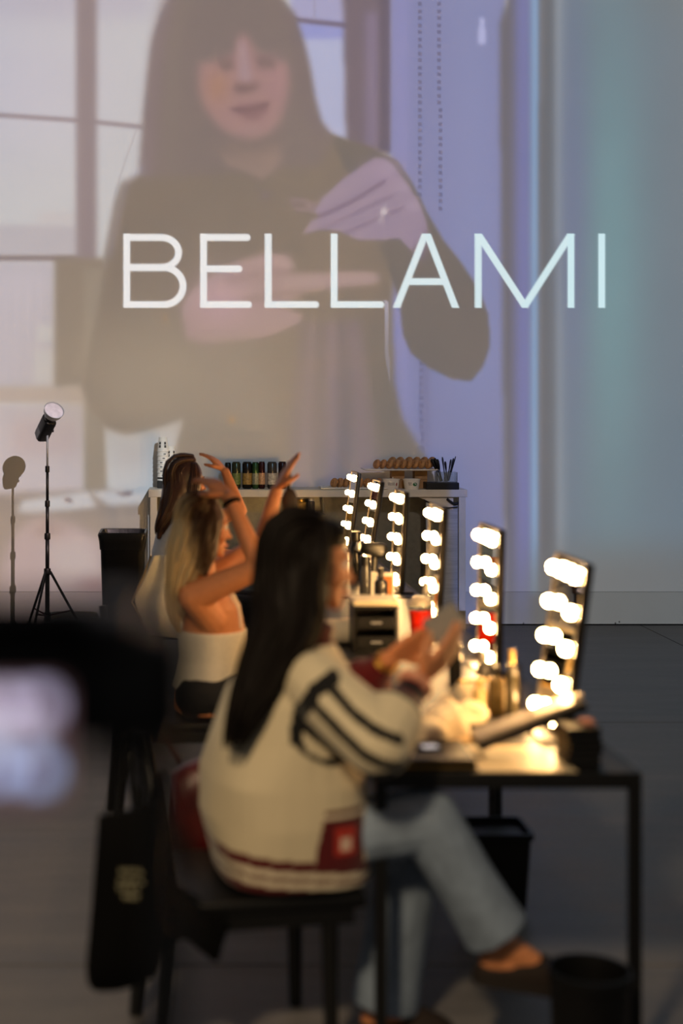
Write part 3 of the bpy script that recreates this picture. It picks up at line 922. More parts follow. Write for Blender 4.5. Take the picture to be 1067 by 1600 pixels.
# cutlery
t = thing('cutlery_tray', 'black tray with a clear box for black cutlery on the bar', 'tray', ((689 - VX) / S(TY - 0.068), TY - 0.068, BZ))
MB().rbox((-0.122, -0.07, 0), (0.122, 0.07, 0.052), 0.006).build('tray_base', BLACKP, t)
for a_, b_ in (((-0.04, -0.05, 0.052), (0.112, -0.046, 0.128)), ((-0.04, 0.046, 0.052), (0.112, 0.05, 0.128)), ((-0.04, -0.046, 0.052), (-0.036, 0.046, 0.128)), ((0.108, -0.046, 0.052), (0.112, 0.046, 0.128))):
    MB().box(a_, b_).build('clear_side', CLEAR, t)
base = t.location
desc = ['leaning furthest left', 'thick-handled and leaning left', 'leaning left behind two others', 'nearly upright in the middle', 'upright just right of the middle', 'leaning right, third from the right end', 'leaning right, second from the right end', 'leaning furthest right with a thin tip', 'leaning left at the back', 'leaning right at the back']
for k, (x0_, x1_, zt, wd) in enumerate(((-0.01, -0.075, 0.225, 0.017), (0.0, -0.052, 0.23, 0.019), (0.005, -0.032, 0.222, 0.017), (0.03, 0.008, 0.238, 0.009), (0.045, 0.03, 0.205, 0.012), (0.045, 0.075, 0.22, 0.010), (0.055, 0.095, 0.228, 0.010), (0.06, 0.112, 0.242, 0.006), (0.015, -0.06, 0.215, 0.011), (0.06, 0.10, 0.205, 0.011))):
    yy = -0.03 + 0.006 * k
    p0, p1 = base + Vector((x0_, yy, 0.06)), base + Vector((x1_, yy + 0.005, zt))
    d = p1 - p0
    o = MB().tube([p0, p0 + d * 0.5, p0 + d * 0.68, p0 + d * 0.9, p1], [0.007, 0.008, wd * 1.2, wd * 1.5, wd * 0.9], 8, flat=0.5).build('cutlery', BLACKP, None, True)
    tag(o, 'piece of black plastic cutlery %s in the clear box' % desc[k], 'cutlery', 'cutlery in the clear box')

# ------------------------------------------------------------------ flash lamp on its stand
FS = 225.0
fy = F / FS
fx = (74 - VX) / FS
st = thing('light_stand', 'slim black light stand before the wall, holding the round flash', 'light stand', (fx, fy, 0))
def fz(py):
    return H - (py - VY) / FS
MB().tube([(0, 0, 0.20), (0, 0, fz(893))], 0.016, 12).build('lower_tube', BLACKM, st, True)
MB().tube([(0, 0, fz(893)), (0, 0, fz(838))], 0.014, 12).build('tube_section', BLACKM, st, True)
MB().tube([(0, 0, fz(838)), (0, 0, fz(787))], 0.012, 12).build('tube_section', BLACKM, st, True)
MB().tube([(0, 0, fz(787)), (0, 0, fz(733))], 0.010, 12).build('tube_section', BLACKM, st, True)
MB().tube([(0, 0, fz(733)), (0, 0, fz(676))], 0.0075, 12).build('tube_section', STEEL, st, True)
for py, r in ((733, 0.014), (787, 0.016), (838, 0.019), (893, 0.022)):
    m = MB().lathe([(r, -0.022), (r * 1.1, -0.015), (r * 1.1, 0.015), (r, 0.022)], 14, c=(0, 0, fz(py)))
    m.build('collar', BLACKP, st, 'edge')
MB().lathe([(0.022, -0.03), (0.024, 0), (0.022, 0.03)], 14, c=(0, 0, 0.215)).build('lower_collar', BLACKP, st, 'edge')
REDM = mat('red_metal', (110, 34, 34), 0.4, 0.4)
for k in range(3):
    a = math.radians(-20 + 120 * k + 30)
    d = Vector((math.cos(a), math.sin(a), 0))
    lg = MB().tube([d * 0.02 + Vector((0, 0, fz(893))), d * 0.30 + Vector((0, 0, 0.012))], 0.009, 8).build('leg', BLACKM, st, True)
    MB().ball(d * 0.305 + Vector((0, 0, 0.012)), 0.012, 8, 6).build('foot', BLACKP, lg, True)
    MB().tube([d * 0.02 + Vector((0, 0, 0.225)), d * 0.175 + Vector((0, 0, 0.255))], 0.006, 8).build('brace', REDM, st, True)
ax = Vector((0.36, -0.70, 0.61)).normalized()
fl = thing('flash_head', 'black studio flash with a round silver reflector on the light stand', 'flash', (fx, fy, fz(676)))
off = Vector((-0.012, 0.0, 0.035))
Q = Matrix.Translation(off) @ ax.to_track_quat('Z', 'Y').to_matrix().to_4x4()
MB().rbox((-0.042, -0.05, -0.11), (0.042, 0.05, 0.11), 0.02, M=Q, seg=3).build('body', BLACKP, fl, 'edge')
MB().rbox((-0.044, -0.03, -0.10), (-0.041, 0.03, -0.02), 0.002, M=Q).build('control_panel', mat('grey_panel', (90, 90, 92), 0.4), fl)
MB().lathe([(0.040, 0.10), (0.046, 0.115), (0.046, 0.13), (0.040, 0.135)], 20, M=Q).build('mount_ring', BLACKM, fl, 'edge')
MB().lathe([(0.038, 0.13), (0.055, 0.145), (0.066, 0.170), (0.070, 0.20), (0.072, 0.20), (0.067, 0.199), (0.062, 0.170), (0.050, 0.150), (0.02, 0.143)], 28, M=Q).build('reflector', STEEL, fl, 'edge')
MB().lathe([(0.066, 0.188), (0.067, 0.192), (0.03, 0.194)], 28, M=Q).build('diffuser', mat('frosted', (205, 200, 205), 0.6), fl, 'edge')
m = MB().tube([(0, 0, 0.0), (0, 0, 0.03)], 0.016, 12).tube([(-0.03, 0, 0.035), (0.035, 0, 0.035)], 0.012, 10)
m.build('swivel', STEEL, fl, 'edge')
MB().tube([(0.03, -0.01, 0.035), (0.055, -0.01, 0.05)], 0.007, 8).build('clamp_knob', BLACKP, fl)
MB().tube([(0.0, -0.01, 0.012), (0.045, -0.012, 0.012)], 0.009, 8).build('clamp_knob', BLACKP, fl)

# ------------------------------------------------------------------ tall bin by the bar
BS = 240.0
by = F / BS
bn = thing('tall_bin', 'tall slim black bin lined with a bag, left of the bar', 'bin', ((192.5 - VX) / BS, by, 0))
hb = H - (829 - VY) / BS
def ring(w, d, z, r=0.04, n=4):
    out = []
    for cx_, cy_, a0 in ((w - r, d - r, 0), (-w + r, d - r, 90), (-w + r, -d + r, 180), (w - r, -d + r, 270)):
        for q in range(n + 1):
            a = math.radians(a0 + 90 * q / n)
            out.append((cx_ + r * math.cos(a), cy_ + r * math.sin(a), z))
    return out
def loft(rings, mb=None, cap0=True, cap1=True):
    mb = mb or MB()
    n = len(rings[0])
    vs_ = [p for r_ in rings for p in r_]
    fs_ = [(i * n + k, i * n + (k + 1) % n, (i + 1) * n + (k + 1) % n, (i + 1) * n + k) for i in range(len(rings) - 1) for k in range(n)]
    if cap0:
        fs_.append(tuple(reversed(range(n))))
    if cap1:
        fs_.append(tuple(range((len(rings) - 1) * n, len(rings) * n)))
    return mb.add(vs_, fs_)
loft([ring(0.115, 0.13, 0), ring(0.12, 0.135, 0.02), ring(0.142, 0.16, hb - 0.05)]).build('bin_body', BLACKP, bn, 'edge')
loft([ring(0.146, 0.164, hb - 0.11), ring(0.150, 0.168, hb - 0.06), ring(0.158, 0.176, hb - 0.015), ring(0.152, 0.17, hb), ring(0.140, 0.158, hb - 0.004), ring(0.130, 0.15, hb - 0.06)]).build('bag_rim', mat('bin_liner', (12, 12, 13), 0.4, bump=0.3, scale=18), bn, 'edge')
# small bins under and before the first table
def round_bin(x, y, r0, r1, h, label):
    t = thing('waste_bin', label, 'bin', (x, y, 0))
    MB().lathe([(r0, 0), (r0 * 1.02, 0.006), (r1, h - 0.02), (r1 - 0.006, h - 0.02), (r0 * 0.95, 0.012)], 28).build('bin_body', BLACKP, t, 'edge')
    MB().lathe([(r1 + 0.001, h - 0.03), (r1 + 0.006, h - 0.024), (r1 + 0.006, h), (r1 - 0.004, h + 0.001), (r1 - 0.006, h - 0.02)], 28, closed=True).build('rim', BLACKP, t, 'edge')
round_bin((921 - VX) / 640, F / 640, 0.082, 0.096, 0.318, 'round black waste bin on the floor at the table end, by the clog')
rb = thing('waste_basket', 'small tapered black waste bin further back under the table', 'bin', ((775 - VX) / 462, F / 462, 0))
loft([ring(0.085, 0.085, 0, 0.02), ring(0.10, 0.10, 0.265, 0.02), ring(0.095, 0.095, 0.265, 0.02), ring(0.08, 0.08, 0.02, 0.02)]).build('bin_body', BLACKP, rb, 'edge')
loft([ring(0.096, 0.096, 0.24, 0.02), ring(0.094, 0.094, 0.248, 0.02)]).build('bag', mat('bin_liner', (12, 12, 13), 0.4, bump=0.3, scale=18), rb)  # black sheet across the opening, added to darken the bin's inside
loft([ring(0.101, 0.101, 0.245, 0.02), ring(0.107, 0.107, 0.25, 0.02), ring(0.107, 0.107, 0.27, 0.02), ring(0.096, 0.096, 0.27, 0.02), ring(0.096, 0.096, 0.25, 0.02)]).build('rim', BLACKP, rb, 'edge')

# ------------------------------------------------------------------ things on the tables
def on(px, py):
    s = (py - VY) / (H - TZ)
    return Vector(((px - VX) / s, F / s, TZ))
# black boxes at the near right corner
z = TZ
bxn = ['lowest black compact case in the little stack at the table corner', 'middle black compact case in the little stack at the table corner', 'top black compact case in the little stack at the table corner']
for k, (hh, dx_) in enumerate(((0.034, 0), (0.034, 0.004), (0.034, -0.003))):
    t = thing('compact_case', bxn[k], 'case', (1.045 + dx_, 3.76, z), 0.05 * k, 'stacked black compact cases')
    MB().rbox((-0.045, -0.06, 0), (0.045, 0.06, hh * 0.55), 0.004).build('case_bottom', BLACKP, t)
    MB().rbox((-0.045, -0.06, hh * 0.58), (0.045, 0.06, hh), 0.004).build('case_lid', BLACKP, t)
    z += hh
t = thing('eraser_sponge', 'small pinkish sponge on top of the black case stack', 'sponge', (1.065, 3.745, z))
MB().rbox((-0.018, -0.02, 0), (0.018, 0.02, 0.014), 0.005, seg=3).build('sponge_body', mat('sponge', (176, 120, 104), 0.9, bump=0.3, scale=200), t, True)
# tilted palette leaning on the stack
p0, p1 = Vector((0.80, 3.90, 0.775)), Vector((1.085, 3.90, 0.882))
ang = math.atan2(p1.z - p0.z, p1.x - p0.x)
t = thing('makeup_palette', 'long flat make-up palette tilted up at the table end, pale top and dark underside', 'palette', (0.80, 3.868, TZ + 0.014))
Mt = Matrix.Rotation(-ang, 4, 'Y')
MB().rbox((0, -0.055, 0), (0.31, 0.055, 0.020), 0.004, M=Mt).build('palette_base', BLACKP, t)
MB().rbox((0.002, -0.053, 0.021), (0.308, 0.053, 0.034), 0.005, M=Mt).build('palette_lid', mat('palette_lid', (150, 134, 112), 0.35, 0.2), t)
MB().lathe([(0.014, 0), (0.016, 0.004), (0.016, 0.010), (0.008, 0.013)], 14, M=Mt @ Matrix.Translation((0.298, -0.03, 0.034))).build('clasp', mat('pale_plastic', (225, 205, 170), 0.3), t, True)
t = thing('prop_tube', 'short dark tube propping up the tilted palette', 'tube', (1.06, 3.93, TZ))
MB().lathe([(0.018, 0), (0.02, 0.003), (0.02, 0.075), (0.017, 0.078)], 16).build('tube_body', BLACKP, t, 'edge')
MB().lathe([(0.0205, 0.045), (0.021, 0.047), (0.021, 0.056), (0.0205, 0.058)], 16).build('brass_band', GOLD, t, 'edge')
# glossy sheets by the edge
t = thing('paper_sheet', 'glossy cream sheet lying at the table edge below the palette', 'paper', (0.90, 3.80, TZ), 0.0)
MB().prism([(-0.135, -0.145), (0.115, -0.145), (0.085, 0.12), (-0.13, 0.13)], 2, 0.0005, 0.003).build('sheet', mat('gloss_cream', (226, 206, 166), 0.45, vary=0.08, scale=8), t)
MB().prism([(-0.125, -0.02), (-0.10, -0.025), (-0.09, 0.0), (-0.115, 0.005)], 2, 0.003, 0.0033).build('printed_mark', mat('brown_print', (96, 64, 36), 0.5), t)
# black tray with gold rim and a phone
t = thing('cosmetics_tray', 'flat black tray with a brass edge at the front of the first table', 'tray', (0.645, 3.775, TZ))
MB().rbox((-0.115, -0.10, 0), (0.115, 0.12, 0.028), 0.004).build('tray_body', BLACKP, t)
MB().box((-0.11, -0.1015, 0.006), (0.112, -0.100, 0.012)).build('brass_edge', GOLD, t)
t = thing('small_phone', 'small dark phone with a lit bluish screen on the black tray', 'phone', (0.655, 3.78, TZ + 0.028), 0.15)
MB().rbox((-0.038, -0.02, 0), (0.038, 0.02, 0.008), 0.004).build('phone_body', BLACKP, t)
MB().box((-0.018, -0.016, 0.008), (0.022, 0.016, 0.0086)).build('screen', mat_emit('phone_screen', (0.35, 0.6, 0.9), 0.5), t)
# crumpled tissues, cloth
def crumple(name, c, r, label, cat, m, seed, n=26):
    rnd = random.Random(seed)
    bm = bmesh.new()
    bmesh.ops.create_icosphere(bm, subdivisions=3, radius=1)
    dirs = [(Vector((rnd.gauss(0, 1), rnd.gauss(0, 1), rnd.gauss(0, 1))).normalized(), rnd.uniform(-0.35, 0.3)) for _ in range(n)]
    for v in bm.verts:
        d = v.co.normalized()
        k = 1 + sum(w * max(0, d.dot(q)) ** 8 for q, w in dirs)
        v.co = Vector((d.x * r[0] * k, d.y * r[1] * k, max(d.z * r[2] * k, -r[2] * 0.55)))
    zmin = min(v.co.z for v in bm.verts)
    for v in bm.verts:
        v.co.z -= zmin
    me = MB().bm(bm).mesh(name, m, True)
    o = link(name, me)
    o.location = c
    return tag(o, label, cat)
TISS = mat('tissue', (236, 218, 188), 0.85, vary=0.05, scale=30)
crumple('tissue', on(668, 1168) + Vector((0.02, 0.1, 0.028)) * 0 + Vector((0, 0, 0)), (0.055, 0.045, 0.055), 'crumpled cream tissue next to the jacket cuff', 'tissue', TISS, 3)
crumple('tissue', (0.74, 4.02, TZ), (0.06, 0.05, 0.075), 'larger crumpled cream tissue behind the cuff', 'tissue', TISS, 5)
crumple('powder_puff', (0.84, 4.22, TZ), (0.07, 0.05, 0.045), 'pale pillow-like powder puff before the second mirror', 'powder puff', TISS, 9, 8)
t = thing('makeup_pouch', 'cream zipped pouch lying between the first two mirrors', 'pouch', (0.93, 4.42, TZ), 0.3)
loft([ring(0.085, 0.05, 0.0, 0.03), ring(0.10, 0.062, 0.02, 0.04), ring(0.092, 0.05, 0.055, 0.04), ring(0.08, 0.015, 0.085, 0.012)]).build('pouch_body', mat('cream_cloth', (224, 204, 168), 0.8), t, True)
MB().rbox((-0.08, -0.004, 0.084), (0.08, 0.004, 0.092), 0.002).build('zip', GOLD, t)
# flat closed compact powder and brushes
t = thing('powder_compact', 'round brass-rimmed powder compact lying before the nearest mirror', 'compact', (0.885, 4.06, TZ))
MB().lathe([(0.038, 0), (0.04, 0.003), (0.04, 0.010), (0.037, 0.014)], 24).build('compact_base', GOLD, t, 'edge')
MB().lathe([(0.034, 0.0142), (0.034, 0.0155), (0.02, 0.016)], 24).build('powder', mat('powder', (224, 180, 140), 0.9), t, 'edge')
for k, (a_, b_, w) in enumerate((((0.70, 3.93, TZ), (0.86, 4.0, TZ), 'pale-handled brush pointing at the palette'), ((0.60, 4.05, TZ), (0.70, 4.14, TZ), 'pale-handled brush lying behind the cuffs'))):
    a_, b_ = Vector(a_) + Vector((0, 0, 0.009)), Vector(b_) + Vector((0, 0, 0.009))
    t = thing('makeup_brush', w, 'brush', a_)
    d = b_ - a_
    MB().tube([(0, 0, 0), d * 0.4, d * 0.68], [0.004, 0.007, 0.006], 8).build('handle', mat('pale_wood', (214, 176, 120), 0.4), t, True)
    MB().tube([d * 0.68, d * 0.8], [0.0075, 0.008], 8).build('ferrule', GOLD, t, True)
    MB().tube([d * 0.8, d * 0.92, d], [0.008, 0.009, 0.003], 8).build('bristles', mat('bristle', (70, 44, 30), 0.9), t, True)
# bottles
def bottle(x, y, r, h, c, label, cap=(20, 20, 20), neck=0.4, trans=0.0, metal=0.0, z=None):
    t = thing('cosmetic_bottle', label, 'bottle', (x, y, TZ if z is None else z), group='cosmetic bottles on the tables')
    MB().lathe([(r * 0.94, 0), (r, 0.004), (r, h * 0.66), (r * 0.85, h * 0.72), (r * neck, h * 0.76), (r * neck, h * 0.80)], 18).build('bottle_body', mat('bottle_%d_%d_%d' % c, c, 0.15, metal, trans=trans), t, 'edge')
    MB().lathe([(r * neck * 1.15, h * 0.80), (r * neck * 1.15, h * 0.97), (r * neck, h)], 14).build('bottle_cap', mat('cap_%d_%d_%d' % cap, cap, 0.3, 0.3), t, 'edge')
bottle(0.985, 4.255, 0.020, 0.21, (60, 54, 40), 'tall dark spray bottle just left of the nearest mirror', (180, 150, 90))
bottle(0.955, 4.33, 0.024, 0.15, (120, 100, 60), 'amber bottle behind the tall dark spray bottle', (24, 22, 20), trans=0.3)
bottle(0.895, 4.29, 0.022, 0.12, (204, 176, 120), 'short honey-coloured bottle left of the nearest mirror', (190, 160, 90))
bottle(1.055, 4.52, 0.022, 0.17, (34, 40, 60), 'navy bottle between the first two mirrors', (50, 60, 110))
bottle(0.98, 4.62, 0.025, 0.14, (90, 84, 74), 'grey bottle close behind the navy one', (200, 190, 170))
bottle(0.92, 4.80, 0.022, 0.19, (40, 36, 30), 'black pump bottle before the second mirror')
bottle(0.99, 5.78, 0.026, 0.22, (214, 206, 196), 'clear tall bottle behind the red drink', (210, 204, 190), trans=0.5)
bottle(0.90, 6.45, 0.030, 0.20, (36, 34, 32), 'black bottle left of the third mirror')
bottle(0.86, 6.68, 0.028, 0.23, (100, 100, 100), 'grey spray can left of the third mirror', (30, 30, 30), 0.8, metal=0.5)
bottle(0.93, 7.62, 0.035, 0.26, (20, 20, 20), 'big black hair spray before the fifth mirror', (30, 30, 30), 0.7)
bottle(0.84, 7.50, 0.033, 0.23, (150, 156, 166), 'silver blue can left of the big black spray', (206, 200, 190), 0.75, metal=0.3)
bottle(0.94, 8.62, 0.033, 0.20, (60, 50, 36), 'brown bottle before the furthest mirror', (200, 170, 110))
bottle(0.86, 8.80, 0.03, 0.16, (186, 156, 100), 'gold bottle near the furthest mirror', (210, 180, 120))
# red drink
t = thing('drink_cup', 'clear plastic cup of red drink with a domed lid', 'cup', (0.955, 5.70, TZ), group=None)
MB().lathe([(0.036, 0), (0.038, 0.003), (0.047, 0.118), (0.045, 0.120)], 24).build('red_drink', mat('red_juice', (232, 40, 16), 0.25, vary=0.3, scale=25), t, 'edge')
MB().lathe([(0.0472, 0.120), (0.0482, 0.132), (0.051, 0.133), (0.051, 0.138), (0.047, 0.138), (0.046, 0.121)], 24, closed=True).build('cup_rim', CLEAR, t, 'edge')
MB().lathe([(0.050, 0.138), (0.047, 0.150), (0.036, 0.166), (0.018, 0.174)], 24).build('dome_lid', mat('lid_milky', (230, 216, 190), 0.25, trans=0.3), t, 'edge')
MB().tube([(0.0, 0, 0.05), (0.012, 0.004, 0.25)], 0.004, 8).build('straw', CLEAR, t, True)
# drawer organiser with cream tray on top
t = thing('drawer_organiser', 'small black drawer organiser with a bright cream top on the second table', 'organiser', (0.735, 5.47, TZ))
MB().rbox((-0.085, -0.08, 0), (0.085, 0.08, 0.012), 0.002).rbox((-0.085, -0.08, 0.165), (0.085, 0.08, 0.178), 0.002).rbox((-0.085, 0.072, 0.012), (0.085, 0.08, 0.165), 0.002).rbox((-0.085, -0.08, 0.012), (-0.078, 0.072, 0.165), 0.002).build('carcass', BLACKP, t)
MB().rbox((0.074, -0.08, 0.012), (0.085, 0.072, 0.165), 0.002).build('side_plate', mat('dull_grey', (84, 82, 80), 0.6), t)
for z_ in (0.016, 0.09):
    d_ = MB().rbox((-0.074, -0.076, z_), (0.070, 0.06, z_ + 0.045), 0.003).build('drawer', BLACKP, t)
    MB().tube([(-0.02, -0.082, z_ + 0.025), (0.02, -0.082, z_ + 0.025)], 0.004, 8).build('handle', STEEL, d_)
MB().rbox((-0.088, -0.083, 0.179), (0.088, 0.083, 0.200), 0.004).build('cream_tray', mat('cream_tray', (232, 214, 176), 0.5), t)
t = thing('folded_cloth', 'folded cream cloth lying before the drawer organiser', 'cloth', (0.63, 5.05, TZ), 0.2)
MB().rbox((-0.09, -0.06, 0), (0.09, 0.06, 0.012), 0.005).build('lower_fold', mat('cream_cloth2', (226, 208, 172), 0.85), t, True)
MB().rbox((-0.088, -0.055, 0.0125), (0.085, 0.058, 0.024), 0.005).build('upper_fold', mat('cream_cloth2', (226, 208, 172), 0.85), t, True)
t = thing('hand_towel', 'pale rolled towel behind the face of the person in the varsity jacket', 'towel', (0.625, 5.60, TZ), 0.2)
MB().tube([(-0.09, 0, 0.05), (0.09, 0, 0.05)], 0.05, 16).build('roll', TISS, t, 'edge')
MB().tube([(-0.091, 0.0, 0.05), (0.091, 0.0, 0.05)], 0.022, 12).build('inner_roll', mat('cream_cloth2', (226, 208, 172), 0.85), t, 'edge')
t = thing('display_card', 'standing card with blue and orange print below the fourth mirror', 'card', (0.93, 6.62, TZ), -0.25)
MB().box((-0.055, -0.002, 0), (0.055, 0.002, 0.16), M=Matrix.Rotation(-0.12, 4, 'X')).build('card_sheet', WHITEP, t)
MB().box((-0.028, -0.003, 0.02), (-0.002, -0.002, 0.14), M=Matrix.Rotation(-0.12, 4, 'X')).build('blue_print', mat('print_blue', (60, 80, 130), 0.6), t)
MB().box((0.004, -0.003, 0.02), (0.045, -0.002, 0.14), M=Matrix.Rotation(-0.12, 4, 'X')).build('orange_print', mat('print_orange', (214, 130, 60), 0.6), t)
MB().box((-0.05, 0.0, 0), (0.05, 0.05, 0.004)).build('card_foot', WHITEP, t)
t = thing('hair_dryer', 'black hair dryer standing upright on the third table', 'hair dryer', (0.99, 7.42, TZ))
MB().tube([(0, 0, 0), (0.004, 0, 0.06), (0.012, 0, 0.15)], [0.018, 0.019, 0.022], 14).build('handle', BLACKP, t, True)
MB().tube([(-0.06, 0, 0.195), (-0.02, 0, 0.185), (0.05, 0, 0.178), (0.075, 0, 0.176)], [0.026, 0.036, 0.042, 0.034], 16).build('barrel', BLACKP, t, True)
MB().tube([(-0.062, 0, 0.1955), (-0.085, 0, 0.20)], [0.024, 0.020], 16).build('nozzle', STEEL, t, True)

# ------------------------------------------------------------------ chairs
def chair(x, y, rz, label, group='black chairs at the tables', top=0.86):
    t = thing('chair', label, 'chair', (x, y, 0), rz, group)
    MB().rbox((-0.24, -0.215, 0.405), (0.29, 0.215, 0.445), 0.012, seg=3).build('seat', BLACKP, t, 'edge')
    MB().rbox((-0.23, -0.205, 0.365), (0.26, -0.185, 0.405), 0.003).rbox((-0.23, 0.185, 0.365), (0.26, 0.205, 0.405), 0.003).rbox((0.24, -0.185, 0.365), (0.26, 0.185, 0.405), 0.003).rbox((-0.23, -0.185, 0.365), (-0.21, 0.185, 0.405), 0.003).build('seat_frame', BLACKM, t)
    for sd in (-1, 1):
        MB().tube([(0.20, sd * 0.18, 0.40), (0.205, sd * 0.185, 0.0)], [0.024, 0.018], 8).build('leg', BLACKM, t, 'edge')
        MB().tube([(-0.215, sd * 0.185, 0.40), (-0.25, sd * 0.20, 0.0)], [0.026, 0.018], 8).build('leg', BLACKM, t, 'edge')
        MB().tube([(-0.215, sd * 0.185, 0.40), (-0.245, sd * 0.185, 0.60), (-0.245 - (top - 0.60) * 0.154, sd * 0.18, top)], [0.022, 0.020, 0.016], 8).build('back_post', BLACKM, t, True)
    for z in [z_ for z_ in (0.56, 0.66, 0.76) if z_ + 0.06 < top]:
        MB().rbox((-0.238 - (z - 0.56) * 0.16 - 0.01, -0.18, z), (-0.238 - (z - 0.56) * 0.16 + 0.01, 0.18, z + 0.06), 0.006).build('back_slat', BLACKM, t)
    return t
Y1 = 3.80
YAW = math.radians(10)
chair(0.15, Y1, YAW, 'black chair under the person in the varsity jacket')
chair(-0.03, 5.77, math.radians(6), 'black chair under the blonde person')
chair(0.075, 8.23, math.radians(4), 'black chair under the far brown-haired person', top=0.74)

# ------------------------------------------------------------------ bags on the nearest chair
def sheet_bag(name, label, outline, y, thick, m, bulge=0.02, cat='bag'):
    """soft bag from an outline (x, z): front and back bulge"""
    t = thing(name, label, cat, (sum(p[0] for p in outline) / len(outline), y, min(p[1] for p in outline)))
    cx = t.location.x
    cz = sum(p[1] for p in outline) / len(outline)
    z0_ = t.location.z
    q = catmull([(p[0], 0, p[1]) for p in outline + [outline[0]]], 4)[:-1]
    rings = []
    for k, (sc, off) in enumerate(((0.0, -0.5 - bulge / thick), (0.55, -0.5 - bulge / thick * 0.8), (0.93, -0.5), (1.0, -0.25), (1.0, 0.25), (0.93, 0.5), (0.55, 0.5 + bulge / thick * 0.8), (0.0, 0.5 + bulge / thick))):
        rings.append([((p.x - cx) * max(sc, 0.02), off * thick, (p.z - cz) * max(sc, 0.02) + cz - z0_) for p in q])
    loft(rings).build('bag_body', m, t, True)
    return t
def w(px, py, s):
    v = P(px, py, s)
    return (v.x, v.z)
TOTEM = mat('tote_cotton', (7, 7, 8), 0.92, scale=200, bump=0.2, spec=0.1)
TY_ = 3.385
ts = S(TY_)
tote = sheet_bag('tote_bag', 'black cotton tote with pale lettering hanging from the near chair back', [w(154, 1276, ts), w(200, 1268, ts), w(248, 1262, ts), w(254, 1400, ts), w(244, 1505, ts), w(225, 1530, ts), w(175, 1545, ts), w(137, 1530, ts), w(143, 1420, ts)], TY_, 0.06, TOTEM, 0.018)
tl = tote.location
letters = MB()
rr = random.Random(4)
for row, (py, pxs) in enumerate(((1362, (190, 197, 205, 213, 220)), (1377, (188, 197, 203, 211, 222)), (1389, (186, 194, 205, 214)), (1402, (194, 201, 208, 214)))):
    for px in pxs:
        a = P(px, py, S(TY_ - 0.052))
        hh, ww = 0.0055, 0.0022
        sh = rr.choice((((-1, -1, 1, -.5), (-1, .5, 1, 1), (-1, -1, -.2, 1)), ((-1, -1, -.3, 1), (-1, -.2, 1, .3), (.3, -1, 1, 1)), ((-.3, -1, .4, 1), (-1, .5, 1, 1)), ((-1, -1, -.3, 1), (-1, -1, 1, -.5))))
        for (u0, v0, u1, v1) in sh:
            letters.box((a.x - tl.x + u0 * 0.0052, -0.0515, a.z - tl.z + v0 * hh), (a.x - tl.x + u1 * 0.0052, -0.047, a.z - tl.z + v1 * hh))
letters.build('lettering', mat('tote_print', (150, 146, 120), 0.8), tote)
for dx_ in (0.02, 0.11):
    a = P(150, 1270, ts)
    MB().tube([(x_ - tl.x, y_ - tl.y, z_ - tl.z) for x_, y_, z_ in catmull([(a.x + dx_, TY_, a.z - 0.02), (a.x + dx_ * 0.6 + 0.04, TY_ + 0.05, a.z + 0.10), (-0.135 + dx_ * 0.3, 3.60, 0.845), (-0.14 + dx_ * 0.3, 3.64, 0.80)], 5)], 0.010, 6, flat=0.3).build('strap', TOTEM, tote, True)
RED_SHINY = mat('red_leather', (82, 13, 10), 0.3, vary=0.45, scale=9, bump=0.4)
rbag = sheet_bag('red_bag', 'shiny dark red bag hanging behind the back of the varsity jacket', [w(272, 1212, 545), w(300, 1196, 545), w(352, 1190, 545), w(362, 1300, 545), w(358, 1398, 545), w(310, 1408, 545), w(262, 1396, 545), w(266, 1300, 545)], F / 545 + 0.03, 0.09, RED_SHINY, 0.02)
MB().tube([(x_ - rbag.location.x, y_ - rbag.location.y, z_ - rbag.location.z) for x_, y_, z_ in catmull([(0.0, 4.10, 0.66), (-0.10, 4.02, 0.84), (-0.16, 3.96, 0.80)], 5)], 0.008, 6).build('strap', RED_SHINY, rbag, True)
coatb = sheet_bag('black_coat', 'black coat hanging with a pointed hem below the near chair seat', [w(238, 1190, 600), w(258, 1184, 600), w(262, 1250, 600), w(266, 1360, 600), w(280, 1396, 600), w(350, 1402, 600), w(346, 1440, 600), (w(336, 1466, 600)), w(312, 1450, 600), w(288, 1432, 600), w(250, 1450, 600), w(234, 1380, 600), w(234, 1260, 600)], 3.555, 0.035, BLACKF, 0.012, 'coat')

# ------------------------------------------------------------------ people: helpers
SKINM = mat('skin', (210, 138, 92), 0.5, vary=0.06, scale=60, sss=0.06)
LIP = mat('lip', (170, 90, 80), 0.45)
EYEW = mat('eye_white', (225, 222, 215), 0.25)
IRIS = mat('iris', (52, 34, 22), 0.2)
def rotm(yaw, pitch=0.0, roll=0.0):
    return Matrix.Rotation(yaw, 3, 'Z') @ Matrix.Rotation(-pitch, 3, 'Y') @ Matrix.Rotation(roll, 3, 'X')
def add_head(mb, c, R, k=1.0):
    c = Vector(c)
    def b(p, r, rot=None):
        mb.ball(c + R @ (Vector(p) * k), tuple(v * k for v in r), 18, 12, rot=R)
    b((-0.012, 0, 0.035), (0.092, 0.074, 0.085))
    b((0.020, 0, -0.005), (0.068, 0.064, 0.085))
    b((0.030, 0, -0.062), (0.050, 0.048, 0.042))
    b((0.062, 0, -0.092), (0.022, 0.024, 0.018))
    b((0.085, 0, -0.010), (0.016, 0.012, 0.022))
    b((0.098, 0, -0.024), (0.014, 0.014, 0.011))
    b((0.080, 0, 0.022), (0.012, 0.010, 0.025))
    b((0.078, 0, -0.058), (0.015, 0.026, 0.009))
    b((0.075, 0, -0.068), (0.015, 0.022, 0.009))
    for s_ in (-1, 1):
        b((0.055, s_ * 0.036, -0.022), (0.028, 0.024, 0.022))
        b((0.066, s_ * 0.030, 0.036), (0.016, 0.026, 0.010))
        b((-0.005, s_ * 0.074, -0.005), (0.018, 0.010, 0.030))
